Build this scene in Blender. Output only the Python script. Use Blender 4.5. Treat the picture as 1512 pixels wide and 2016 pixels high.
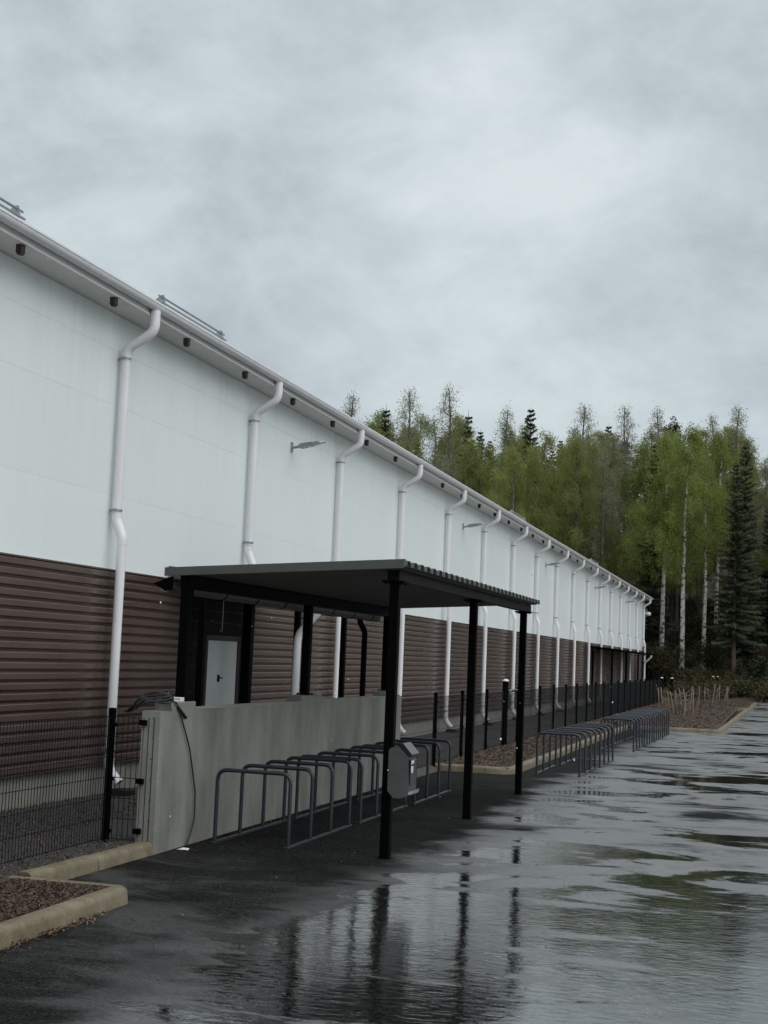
import bpy, math, random
import numpy as np
from mathutils import Vector, Matrix

random.seed(7)
SC = bpy.context.scene
for o in list(bpy.data.objects):
    bpy.data.objects.remove(o)
COL = SC.collection
R = math.radians

# ------------------------------------------------------------------ camera
EYE = 1.6
cam_d = bpy.data.cameras.new('camera')
cam = bpy.data.objects.new('camera', cam_d)
COL.objects.link(cam)
cam_d.sensor_fit = 'HORIZONTAL'
cam_d.sensor_width = 36.0
cam_d.lens = 36.0 * 2750 / 1512
cam_d.clip_start = 0.05
cam_d.clip_end = 2000
_f = 2750.0
_d = Vector(((1525 - 756) / _f, (1321 - 1008) / _f, 1.0)).normalized()     # direction of the facade in camera axes
_u = Vector((math.sin(.0125), -math.cos(.0125), 0.0))
_u = (_u - _d * _u.dot(_d)).normalized()
_r = _d.cross(_u)
if _r.x < 0:
    _r = -_r
right = Vector((_r.x, _d.x, _u.x)); down = Vector((_r.y, _d.y, _u.y)); fwd = Vector((_r.z, _d.z, _u.z))
cam.matrix_world = Matrix((
    (right.x, -down.x, -fwd.x, 0), (right.y, -down.y, -fwd.y, 0), (right.z, -down.z, -fwd.z, EYE), (0, 0, 0, 1)))
SC.camera = cam

# ------------------------------------------------------------------ sky, sun, exposure
SUN_EL, SUN_AZ = R(52), R(117)          # azimuth clockwise from +Y
world = bpy.data.worlds.new('World')
SC.world = world
world.use_nodes = True
wn = world.node_tree
wn.nodes.clear()


def W(t, **k):
    n = wn.nodes.new(t)
    for a, v in k.items():
        setattr(n, a, v)
    return n


out = W('ShaderNodeOutputWorld')
sky = W('ShaderNodeTexSky', sky_type='NISHITA', sun_disc=False, sun_elevation=SUN_EL, sun_rotation=SUN_AZ)
bg1 = W('ShaderNodeBackground'); bg1.inputs['Strength'].default_value = 0.05
wn.links.new(sky.outputs[0], bg1.inputs[0])
tc = W('ShaderNodeTexCoord')
mp = W('ShaderNodeMapping'); wn.links.new(tc.outputs['Generated'], mp.inputs['Vector'])
mp.inputs['Rotation'].default_value = (0, R(24), 0); mp.inputs['Scale'].default_value = (0.75, 1.0, 1.25)
mp.inputs['Location'].default_value = (3.1, 1.7, 0.4)
n1 = W('ShaderNodeTexNoise'); wn.links.new(mp.outputs[0], n1.inputs['Vector'])
n1.inputs['Scale'].default_value = 4.6; n1.inputs['Detail'].default_value = 10; n1.inputs['Roughness'].default_value = 0.56; n1.inputs['Distortion'].default_value = 0.45
n2 = W('ShaderNodeTexNoise'); wn.links.new(mp.outputs[0], n2.inputs['Vector'])
n2.inputs['Scale'].default_value = 14.0; n2.inputs['Detail'].default_value = 9; n2.inputs['Roughness'].default_value = 0.6; n2.inputs['Distortion'].default_value = 0.3
mx = W('ShaderNodeMix', data_type='FLOAT'); mx.inputs[0].default_value = 0.3
wn.links.new(n1.outputs[0], mx.inputs[2]); wn.links.new(n2.outputs[0], mx.inputs[3])
rp = W('ShaderNodeValToRGB'); wn.links.new(mx.outputs[0], rp.inputs[0])
e = rp.color_ramp.elements
e[0].position = 0.36; e[0].color = (0.335, 0.386, 0.412, 1)
e[1].position = 0.645; e[1].color = (0.575, 0.632, 0.652, 1)
m = e.new(0.49); m.color = (0.445, 0.505, 0.531, 1)
bg2 = W('ShaderNodeBackground'); bg2.inputs['Strength'].default_value = 1.0
wn.links.new(rp.outputs[0], bg2.inputs[0])
ms = W('ShaderNodeMixShader'); ms.inputs[0].default_value = 0.93
wn.links.new(bg1.outputs[0], ms.inputs[1]); wn.links.new(bg2.outputs[0], ms.inputs[2])
wn.links.new(ms.outputs[0], out.inputs[0])

sun_d = bpy.data.lights.new('sun', 'SUN')
sun_d.energy = 1.5
sun_d.angle = R(75)
sun_d.color = (1.0, 0.985, 0.96)
sun = bpy.data.objects.new('sun', sun_d)
COL.objects.link(sun)
_sd = Vector((math.sin(SUN_AZ) * math.cos(SUN_EL), math.cos(SUN_AZ) * math.cos(SUN_EL), math.sin(SUN_EL)))
sun.rotation_euler = (-_sd).to_track_quat('-Z', 'Y').to_euler()
sun.location = _sd * 50 + Vector((0, 20, 0))

vs = SC.view_settings
vs.view_transform = 'Standard'; vs.look = 'None'; vs.exposure = 0.36; vs.gamma = 1.0; vs.use_curve_mapping = False
SC.cycles.use_denoising = True
SC.cycles.max_bounces = 8
SC.cycles.transparent_max_bounces = 8


# ------------------------------------------------------------------ materials
def mat(name):
    m = bpy.data.materials.new(name)
    m.use_nodes = True
    nt = m.node_tree
    b = nt.nodes['Principled BSDF']
    return m, nt, b


def nn(nt, t, **k):
    n = nt.nodes.new(t)
    for a, v in k.items():
        setattr(n, a, v)
    return n


def noise(nt, scale, detail=4, rough=0.55, vec=None, stretch=None, coord='Object', dist=0.0):
    n = nn(nt, 'ShaderNodeTexNoise')
    n.inputs['Scale'].default_value = scale; n.inputs['Detail'].default_value = detail
    n.inputs['Roughness'].default_value = rough; n.inputs['Distortion'].default_value = dist
    t = nn(nt, 'ShaderNodeTexCoord')
    if stretch:
        mm = nn(nt, 'ShaderNodeMapping'); mm.inputs['Scale'].default_value = stretch
        nt.links.new(t.outputs[coord], mm.inputs['Vector']); nt.links.new(mm.outputs[0], n.inputs['Vector'])
    else:
        nt.links.new(t.outputs[coord], n.inputs['Vector'])
    return n


def ramp(nt, src, stops):
    r = nn(nt, 'ShaderNodeValToRGB')
    nt.links.new(src, r.inputs[0])
    els = r.color_ramp.elements
    els[0].position, els[0].color = stops[0][0], (*stops[0][1], 1)
    els[1].position, els[1].color = stops[-1][0], (*stops[-1][1], 1)
    for p, c in stops[1:-1]:
        x = els.new(p); x.color = (*c, 1)
    return r


def fmap(nt, src, a, b, c=0.0, d=1.0, smooth=False):
    r = nn(nt, 'ShaderNodeMapRange')
    if smooth:
        r.interpolation_type = 'SMOOTHSTEP'
    nt.links.new(src, r.inputs['Value'])
    for k, v in zip(('From Min', 'From Max', 'To Min', 'To Max'), (a, b, c, d)):
        r.inputs[k].default_value = v
    return r


def mth(nt, op, a, b=None):
    n = nn(nt, 'ShaderNodeMath', operation=op)
    for i, x in enumerate((a, b)):
        if x is None:
            continue
        if isinstance(x, (int, float)):
            n.inputs[i].default_value = x
        else:
            nt.links.new(x, n.inputs[i])
    return n


def bump(nt, b, src, strength, dist):
    n = nn(nt, 'ShaderNodeBump'); n.inputs['Strength'].default_value = strength; n.inputs['Distance'].default_value = dist
    nt.links.new(src, n.inputs['Height'])
    nt.links.new(n.outputs[0], b.inputs['Normal'])
    return n


def simple(name, col, rough=0.5, metal=0.0, var=0.0, scale=3.0, stretch=None, bmp=0.0, bscale=60, coord='Object', rvar=0.0):
    m, nt, b = mat(name)
    b.inputs['Base Color'].default_value = (*col, 1)
    b.inputs['Roughness'].default_value = rough
    b.inputs['Metallic'].default_value = metal
    if var:
        n = noise(nt, scale, 5, 0.6, stretch=stretch, coord=coord)
        lo = tuple(c * (1 - var) for c in col); hi = tuple(min(c * (1 + var), 1) for c in col)
        r = ramp(nt, n.outputs[0], [(0.3, lo), (0.7, hi)])
        nt.links.new(r.outputs[0], b.inputs['Base Color'])
        if rvar:
            q = fmap(nt, n.outputs[0], 0.3, 0.7, rough - rvar, rough + rvar)
            nt.links.new(q.outputs[0], b.inputs['Roughness'])
    if bmp:
        n = noise(nt, bscale, 3, 0.6, coord=coord)
        bump(nt, b, n.outputs[0], bmp, 0.01)
    return m


M = {}
M['white_panel'] = simple('white_wall_paint', (0.79, 0.85, 0.85), 0.4, var=0.03, scale=0.9, stretch=(1, 1, 0.35), bmp=0.02, bscale=3)
def m_panel():
    m, nt, b = mat('white_wall_paint')
    n = noise(nt, 0.9, 5, 0.6, stretch=(1, 1, .35))
    st = noise(nt, 9.0, 4, 0.6, stretch=(1, 1, .035))
    t = nn(nt, 'ShaderNodeTexCoord'); sx = nn(nt, 'ShaderNodeSeparateXYZ'); nt.links.new(t.outputs['Object'], sx.inputs[0])
    up = fmap(nt, sx.outputs['Z'], 3.4, 5.1, 0.25, 1.0)
    k = mth(nt, 'MULTIPLY', fmap(nt, st.outputs[0], 0.45, 0.75).outputs[0], up.outputs[0])
    oi = nn(nt, 'ShaderNodeObjectInfo')
    r = ramp(nt, n.outputs[0], [(0.3, (0.775, 0.822, 0.82)), (0.7, (0.81, 0.862, 0.86))])
    mc = nn(nt, 'ShaderNodeMix', data_type='RGBA'); nt.links.new(mth(nt, 'MULTIPLY', k.outputs[0], 0.30).outputs[0], mc.inputs[0])
    nt.links.new(r.outputs[0], mc.inputs[6]); mc.inputs[7].default_value = (0.62, 0.63, 0.60, 1)
    hv = nn(nt, 'ShaderNodeHueSaturation'); nt.links.new(mc.outputs[2], hv.inputs['Color'])
    nt.links.new(fmap(nt, oi.outputs['Random'], 0, 1, 0.975, 1.01).outputs[0], hv.inputs['Value'])
    nt.links.new(hv.outputs[0], b.inputs['Base Color']); b.inputs['Roughness'].default_value = 0.4
    w = noise(nt, 1.3, 2, 0.5); bump(nt, b, w.outputs[0], 0.05, 0.02)
    return m


M['white_panel'] = m_panel()
M['seam'] = simple('panel_seam', (0.66, 0.69, 0.69), 0.7)
M['soffit'] = simple('raw_soffit_sheet', (0.70, 0.70, 0.67), 0.7, var=0.04, scale=6)
M['white_pipe'] = simple('white_coated_pipe', (0.775, 0.77, 0.79), 0.32, var=0.04, scale=2.0)
M['gutter'] = simple('grey_white_gutter', (0.70, 0.70, 0.715), 0.35, var=0.06, scale=4)
M['white_trim'] = simple('white_trim', (0.75, 0.76, 0.76), 0.4)
M['galv'] = simple('galvanised_steel', (0.30, 0.33, 0.34), 0.42, 0.6, var=0.2, scale=18)
M['brown'] = simple('brown_sheet_paint', (0.092, 0.060, 0.048), 0.3, var=0.14, scale=1.2, stretch=(1, 0.6, 3), rvar=0.06)
_nt = M['brown'].node_tree     # sheets differ slightly in tone
_oi = nn(_nt, 'ShaderNodeObjectInfo'); _hv = nn(_nt, 'ShaderNodeHueSaturation')
_src = _nt.nodes['Principled BSDF'].inputs['Base Color'].links[0].from_socket
_nt.links.new(_src, _hv.inputs['Color']); _nt.links.new(fmap(_nt, _oi.outputs['Random'], 0, 1, 0.88, 1.1).outputs[0], _hv.inputs['Value'])
_nt.links.new(_hv.outputs[0], _nt.nodes['Principled BSDF'].inputs['Base Color'])
_b = M['brown'].node_tree.nodes['Principled BSDF']; _b.inputs['Coat Weight'].default_value = 0.4; _b.inputs['Coat Roughness'].default_value = 0.18; _b.inputs['Coat IOR'].default_value = 1.6
M['dark_board'] = simple('shaded_board', (0.009, 0.007, 0.0055), 0.6, var=0.3, scale=4, stretch=(1, .4, 6))  # colour pushed near black to carry the deep shade round the door
M['dark_board'].node_tree.nodes['Principled BSDF'].inputs['IOR'].default_value = 1.15
M['dark_brown'] = simple('dark_brown_timber', (0.03, 0.02, 0.016), 0.6, var=0.2, scale=8)
M['black'] = simple('black_powder_coat', (0.0018, 0.0019, 0.0023), 0.5, var=0.25, scale=12)
M['black'].node_tree.nodes['Principled BSDF'].inputs['IOR'].default_value = 1.12
M['beam'] = simple('black_beam_paint', (0.006, 0.0065, 0.0065), 0.45, var=0.3, scale=7)
M['beam'].node_tree.nodes['Principled BSDF'].inputs['IOR'].default_value = 1.2
M['black_roof'] = simple('black_roof_sheet', (0.075, 0.078, 0.073), 0.5, var=0.15, scale=5)
M['ceiling'] = simple('grey_ceiling_sheet', (0.078, 0.078, 0.072), 0.6, var=0.1, scale=5)
M['trim_grey'] = simple('grey_flashing', (0.072, 0.074, 0.071), 0.45, var=0.12, scale=6)
M['rack'] = simple('dark_rack_paint', (0.021, 0.026, 0.034), 0.36, var=0.25, scale=25)
M['fence'] = simple('black_fence_wire', (0.004, 0.0045, 0.006), 0.5)
M['cable'] = simple('black_rubber_cable', (0.008, 0.009, 0.01), 0.45)
M['tie'] = simple('pale_tape', (0.45, 0.42, 0.38), 0.6)
M['box_white'] = simple('white_plastic', (0.72, 0.73, 0.72), 0.45)
M['ink'] = simple('dark_print', (0.03, 0.03, 0.03), 0.6)
M['door'] = simple('pale_grey_door_paint', (0.50, 0.53, 0.52), 0.45, var=0.04)
M['stake'] = simple('raw_pine_stake', (0.235, 0.175, 0.11), 0.75, var=0.25, scale=9)
M['string'] = simple('pale_string', (0.22, 0.205, 0.18), 0.8)
M['stainless'] = simple('brushed_stainless', (0.20, 0.20, 0.195), 0.36, 1.0, var=0.16, scale=4)
M['lid'] = simple('black_lid', (0.012, 0.013, 0.013), 0.15)
M['gully'] = simple('dark_gully', (0.012, 0.012, 0.012), 0.4)
M['snow'] = simple('wet_snowflake', (0.75, 0.78, 0.8), 0.6)


def m_concrete():
    m, nt, b = mat('cast_concrete')
    n = noise(nt, 2.2, 6, 0.6, stretch=(1, 1, 0.45))
    s = noise(nt, 7.0, 5, 0.6, stretch=(1.6, 1.6, 0.10))
    f = noise(nt, 60, 3, 0.6)
    mix = mth(nt, 'ADD', mth(nt, 'MULTIPLY', n.outputs[0], 0.58).outputs[0], mth(nt, 'ADD', mth(nt, 'MULTIPLY', s.outputs[0], 0.17).outputs[0], mth(nt, 'MULTIPLY', f.outputs[0], 0.25).outputs[0]).outputs[0])
    r = ramp(nt, mix.outputs[0], [(0.34, (0.125, 0.123, 0.105)), (0.5, (0.215, 0.213, 0.19)), (0.66, (0.31, 0.31, 0.285))])
    v = nn(nt, 'ShaderNodeTexVoronoi'); v.inputs['Scale'].default_value = 9
    t = nn(nt, 'ShaderNodeTexCoord'); nt.links.new(t.outputs['Object'], v.inputs['Vector'])
    h = fmap(nt, v.outputs['Distance'], 0.035, 0.075)
    sel = nn(nt, 'ShaderNodeSeparateColor'); nt.links.new(v.outputs['Color'], sel.inputs[0])
    hs = fmap(nt, sel.outputs[0], 0.62, 0.66)
    keep = mth(nt, 'MAXIMUM', h.outputs[0], mth(nt, 'SUBTRACT', 1.0, hs.outputs[0]).outputs[0])
    mc = nn(nt, 'ShaderNodeMix', data_type='RGBA')
    nt.links.new(keep.outputs[0], mc.inputs[0]); mc.inputs[6].default_value = (0.04, 0.04, 0.035, 1)
    nt.links.new(r.outputs[0], mc.inputs[7]); nt.links.new(mc.outputs[2], b.inputs['Base Color'])
    b.inputs['Roughness'].default_value = 0.7
    hh = mth(nt, 'ADD', mth(nt, 'MULTIPLY', keep.outputs[0], 0.7).outputs[0], f.outputs[0])
    bump(nt, b, hh.outputs[0], 0.35, 0.006)
    return m


M['concrete'] = m_concrete()
M['plinth'] = simple('plinth_concrete', (0.29, 0.285, 0.25), 0.7, var=0.18, scale=2.5, bmp=0.15)


def m_kerb():
    m, nt, b = mat('kerb_concrete')
    n = noise(nt, 4.5, 8, 0.7, coord='Object')
    f = noise(nt, 90, 3, 0.6)
    mix = mth(nt, 'ADD', mth(nt, 'MULTIPLY', n.outputs[0], 0.7).outputs[0], mth(nt, 'MULTIPLY', f.outputs[0], 0.3).outputs[0])
    r = ramp(nt, mix.outputs[0], [(0.33, (0.085, 0.066, 0.038)), (0.5, (0.16, 0.131, 0.082)), (0.67, (0.235, 0.203, 0.14))])
    nt.links.new(r.outputs[0], b.inputs['Base Color'])
    b.inputs['Roughness'].default_value = 0.55
    bump(nt, b, f.outputs[0], 0.3, 0.004)
    return m


M['kerb'] = m_kerb()


def m_ground(name, a, c, d, scale, rough, bs, bd):
    m, nt, b = mat(name)
    n = noise(nt, scale, 8, 0.7)
    v = nn(nt, 'ShaderNodeTexVoronoi'); v.inputs['Scale'].default_value = bs
    t = nn(nt, 'ShaderNodeTexCoord'); nt.links.new(t.outputs['Object'], v.inputs['Vector'])
    sc = nn(nt, 'ShaderNodeSeparateColor'); nt.links.new(v.outputs['Color'], sc.inputs[0])
    mix = mth(nt, 'ADD', mth(nt, 'MULTIPLY', n.outputs[0], 0.6).outputs[0], mth(nt, 'MULTIPLY', sc.outputs[0], 0.4).outputs[0])
    r = ramp(nt, mix.outputs[0], [(0.25, a), (0.5, c), (0.78, d)])
    nt.links.new(r.outputs[0], b.inputs['Base Color']); b.inputs['Roughness'].default_value = rough
    h = mth(nt, 'SUBTRACT', n.outputs[0], v.outputs['Distance'])
    bump(nt, b, h.outputs[0], 0.8, bd)
    return m


M['gravel'] = m_ground('wet_brown_gravel', (0.020, 0.0155, 0.0145), (0.045, 0.0365, 0.0345), (0.09, 0.076, 0.072), 5, 0.55, 70, 0.012)
M['mulch'] = m_ground('bark_mulch', (0.022, 0.013, 0.009), (0.062, 0.038, 0.025), (0.135, 0.088, 0.058), 9, 0.75, 40, 0.03)
M['forest_floor'] = m_ground('forest_floor', (0.018, 0.016, 0.009), (0.042, 0.033, 0.018), (0.075, 0.062, 0.028), 0.6, 0.9, 4, 0.15)


def m_chip(name, a, c, d):
    m, nt, b = mat(name)
    n = noise(nt, 38, 2, 0.5)
    r = ramp(nt, n.outputs[0], [(0.3, a), (0.5, c), (0.72, d)])
    nt.links.new(r.outputs[0], b.inputs['Base Color']); b.inputs['Roughness'].default_value = 0.65
    return m


M['chip'] = m_chip('bark_chip', (0.034, 0.021, 0.015), (0.072, 0.045, 0.031), (0.14, 0.093, 0.063))
M['leaf_litter'] = m_chip('dead_leaf', (0.04, 0.02, 0.011), (0.10, 0.058, 0.03), (0.24, 0.155, 0.085))
M['stone'] = m_chip('gravel_stone', (0.02, 0.016, 0.015), (0.05, 0.041, 0.039), (0.12, 0.103, 0.097))


def m_asphalt():
    m, nt, b = mat('wet_asphalt')
    t = nn(nt, 'ShaderNodeTexCoord')
    s = nn(nt, 'ShaderNodeSeparateXYZ'); nt.links.new(t.outputs['Object'], s.inputs[0])
    X, Y = s.outputs['X'], s.outputs['Y']
    # rain shadow of the shelter roof: asphalt that has stayed merely damp
    wob = noise(nt, 1.6, 4, 0.6)
    wx = mth(nt, 'ADD', X, fmap(nt, wob.outputs[0], 0.2, 0.8, -0.35, 0.35).outputs[0])
    wy = mth(nt, 'ADD', Y, fmap(nt, wob.outputs[0], 0.2, 0.8, -0.5, 0.5).outputs[0])
    d1 = fmap(nt, wx.outputs[0], -2.55, -3.0, smooth=True)
    d2 = fmap(nt, wy.outputs[0], 9.7, 10.7, smooth=True)
    d3 = fmap(nt, wy.outputs[0], 17.8, 17.0, smooth=True)
    dry = mth(nt, 'MULTIPLY', mth(nt, 'MULTIPLY', d1.outputs[0], d2.outputs[0]).outputs[0], d3.outputs[0])
    # standing water film
    a = noise(nt, 0.34, 3, 0.5, dist=0.4)
    c = noise(nt, 1.5, 7, 0.66, dist=0.5, stretch=(0.55, 1.0, 1.0))
    mixn = mth(nt, 'ADD', mth(nt, 'MULTIPLY', a.outputs[0], 0.44).outputs[0], mth(nt, 'MULTIPLY', c.outputs[0], 0.56).outputs[0])
    side = fmap(nt, X, -3.35, -2.35, -0.20, 0.0, smooth=True)
    near = fmap(nt, Y, 13.0, 8.0, -0.035, 0.055, smooth=True)     # water gathers in the low part of the yard
    wet0 = mth(nt, 'ADD', mth(nt, 'ADD', mixn.outputs[0], side.outputs[0]).outputs[0], near.outputs[0])
    wet = fmap(nt, wet0.outputs[0], 0.478, 0.528, smooth=True)
    wetd = mth(nt, 'MULTIPLY', wet.outputs[0], mth(nt, 'SUBTRACT', 1.0, dry.outputs[0]).outputs[0])
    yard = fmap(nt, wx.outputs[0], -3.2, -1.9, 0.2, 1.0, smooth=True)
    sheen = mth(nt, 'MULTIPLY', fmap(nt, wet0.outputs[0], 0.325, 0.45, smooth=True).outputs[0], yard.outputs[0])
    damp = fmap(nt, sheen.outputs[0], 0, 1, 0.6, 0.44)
    r0 = nn(nt, 'ShaderNodeMix', data_type='FLOAT'); nt.links.new(wetd.outputs[0], r0.inputs[0]); nt.links.new(damp.outputs[0], r0.inputs[2]); r0.inputs[3].default_value = 0.03
    r1 = nn(nt, 'ShaderNodeMix', data_type='FLOAT'); nt.links.new(dry.outputs[0], r1.inputs[0]); nt.links.new(r0.outputs[0], r1.inputs[2]); r1.inputs[3].default_value = 0.8
    nt.links.new(r1.outputs[0], b.inputs['Roughness'])
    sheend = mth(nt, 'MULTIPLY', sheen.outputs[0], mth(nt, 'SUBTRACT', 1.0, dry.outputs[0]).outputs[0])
    sp = fmap(nt, sheend.outputs[0], 0, 1, 0.4, 0.5)
    nt.links.new(sp.outputs[0], b.inputs['Specular IOR Level'])
    io = fmap(nt, sheend.outputs[0], 0, 1, 1.08, 3.3); nt.links.new(io.outputs[0], b.inputs['IOR'])
    g = nn(nt, 'ShaderNodeTexVoronoi'); g.inputs['Scale'].default_value = 130
    nt.links.new(t.outputs['Object'], g.inputs['Vector'])
    gs = nn(nt, 'ShaderNodeSeparateColor'); nt.links.new(g.outputs['Color'], gs.inputs[0])
    patch = noise(nt, 0.8, 5, 0.6)
    cc = mth(nt, 'ADD', mth(nt, 'MULTIPLY', gs.outputs[0], 0.7).outputs[0], fmap(nt, patch.outputs[0], 0.3, 0.7, 0.0, 0.3).outputs[0])
    col = ramp(nt, cc.outputs[0], [(0.0, (0.006, 0.0062, 0.0066)), (0.6, (0.017, 0.0172, 0.0173)), (1.0, (0.075, 0.074, 0.070))])
    lifted = nn(nt, 'ShaderNodeMix', data_type='RGBA', blend_type='MULTIPLY'); lifted.inputs[0].default_value = 1.0     # base colour lifted out in the yard, standing in for sky reflection
    k_lift = fmap(nt, mth(nt, 'MULTIPLY', sheend.outputs[0], mth(nt, 'SUBTRACT', 1.0, wetd.outputs[0]).outputs[0]).outputs[0], 0, 1, 0.8, 2.7)
    nt.links.new(col.outputs[0], lifted.inputs[6]); nt.links.new(k_lift.outputs[0], lifted.inputs[7])
    nt.links.new(lifted.outputs[2], b.inputs['Base Color'])
    # stone texture where damp, fine ripples where the water stands
    rip = noise(nt, 13, 4, 0.6, stretch=(0.7, 1.5, 1.0), dist=0.7)
    gr = noise(nt, 60, 3, 0.65)
    und = noise(nt, 1.9, 3, 0.55)
    bm0 = nn(nt, 'ShaderNodeBump'); bm0.inputs['Distance'].default_value = 0.03; bm0.inputs['Strength'].default_value = 0.12
    nt.links.new(und.outputs[0], bm0.inputs['Height'])
    bm1 = nn(nt, 'ShaderNodeBump'); bm1.inputs['Distance'].default_value = 0.006
    nt.links.new(bm0.outputs[0], bm1.inputs['Normal'])
    nt.links.new(rip.outputs[0], bm1.inputs['Height']); bm1.inputs['Strength'].default_value = 0.23
    bm2 = nn(nt, 'ShaderNodeBump'); bm2.inputs['Distance'].default_value = 0.006
    nt.links.new(gr.outputs[0], bm2.inputs['Height'])
    st = fmap(nt, wetd.outputs[0], 0, 1, 0.30, 0.02); nt.links.new(st.outputs[0], bm2.inputs['Strength'])
    nt.links.new(bm1.outputs[0], bm2.inputs['Normal'])
    nt.links.new(bm2.outputs[0], b.inputs['Normal'])
    return m


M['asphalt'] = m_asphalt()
M['joint'] = simple('tar_joint', (0.008, 0.008, 0.009), 0.5)


def m_bark(name, light, dark, stretch, lo, hi):
    m, nt, b = mat(name)
    n = noise(nt, 3.0, 4, 0.6, stretch=stretch)
    r = ramp(nt, n.outputs[0], [(lo, dark), (hi, light)])
    nt.links.new(r.outputs[0], b.inputs['Base Color']); b.inputs['Roughness'].default_value = 0.8
    return m


M['birch_bark'] = m_bark('birch_bark', (0.50, 0.48, 0.44), (0.05, 0.045, 0.04), (1.2, 1.2, 1.6), 0.40, 0.50)
M['grey_bark'] = m_bark('grey_birch_bark', (0.12, 0.115, 0.10), (0.045, 0.042, 0.038), (1.2, 1.2, 1.2), 0.35, 0.6)
M['spruce_bark'] = m_bark('spruce_bark', (0.075, 0.06, 0.05), (0.03, 0.025, 0.02), (4, 4, 1), 0.3, 0.7)
M['pine_bark'] = m_bark('pine_bark', (0.13, 0.08, 0.058), (0.06, 0.04, 0.032), (4, 4, 1), 0.3, 0.7)
M['twig'] = simple('bare_twig', (0.07, 0.06, 0.05), 0.8)


def m_leaf(name, a, c, transl=0.3):
    m, nt, b = mat(name)
    n = noise(nt, 0.9, 4, 0.6)
    oi = nn(nt, 'ShaderNodeObjectInfo')
    k = mth(nt, 'ADD', mth(nt, 'MULTIPLY', n.outputs[0], 0.75).outputs[0], mth(nt, 'MULTIPLY', oi.outputs['Random'], 0.28).outputs[0])
    r = ramp(nt, k.outputs[0], [(0.3, a), (0.75, c)])
    nt.links.new(r.outputs[0], b.inputs['Base Color']); b.inputs['Roughness'].default_value = 0.6
    b.inputs['Specular IOR Level'].default_value = 0.25
    tr = nn(nt, 'ShaderNodeBsdfTranslucent'); nt.links.new(r.outputs[0], tr.inputs[0])
    mxs = nn(nt, 'ShaderNodeMixShader'); mxs.inputs[0].default_value = transl
    nt.links.new(b.outputs[0], mxs.inputs[1]); nt.links.new(tr.outputs[0], mxs.inputs[2])
    nt.links.new(mxs.outputs[0], nt.nodes['Material Output'].inputs['Surface'])
    return m


M['leaf_bright'] = m_leaf('fresh_birch_leaf', (0.19, 0.24, 0.055), (0.31, 0.365, 0.095), 0.5)
M['leaf_mid'] = m_leaf('olive_birch_leaf', (0.185, 0.21, 0.06), (0.30, 0.325, 0.10), 0.5)
M['leaf_grey'] = m_leaf('budding_birch_leaf', (0.20, 0.21, 0.125), (0.33, 0.335, 0.21), 0.45)
M['needle'] = m_leaf('spruce_needle', (0.022, 0.032, 0.018), (0.048, 0.06, 0.03), 0.12)
M['pine_needle'] = m_leaf('pine_needle', (0.035, 0.046, 0.026), (0.07, 0.08, 0.045), 0.15)
M['bush_leaf'] = m_leaf('undergrowth_leaf', (0.022, 0.022, 0.010), (0.05, 0.046, 0.02), 0.25)
M['grass'] = m_leaf('rough_grass', (0.035, 0.036, 0.014), (0.08, 0.07, 0.03), 0.2)


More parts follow.
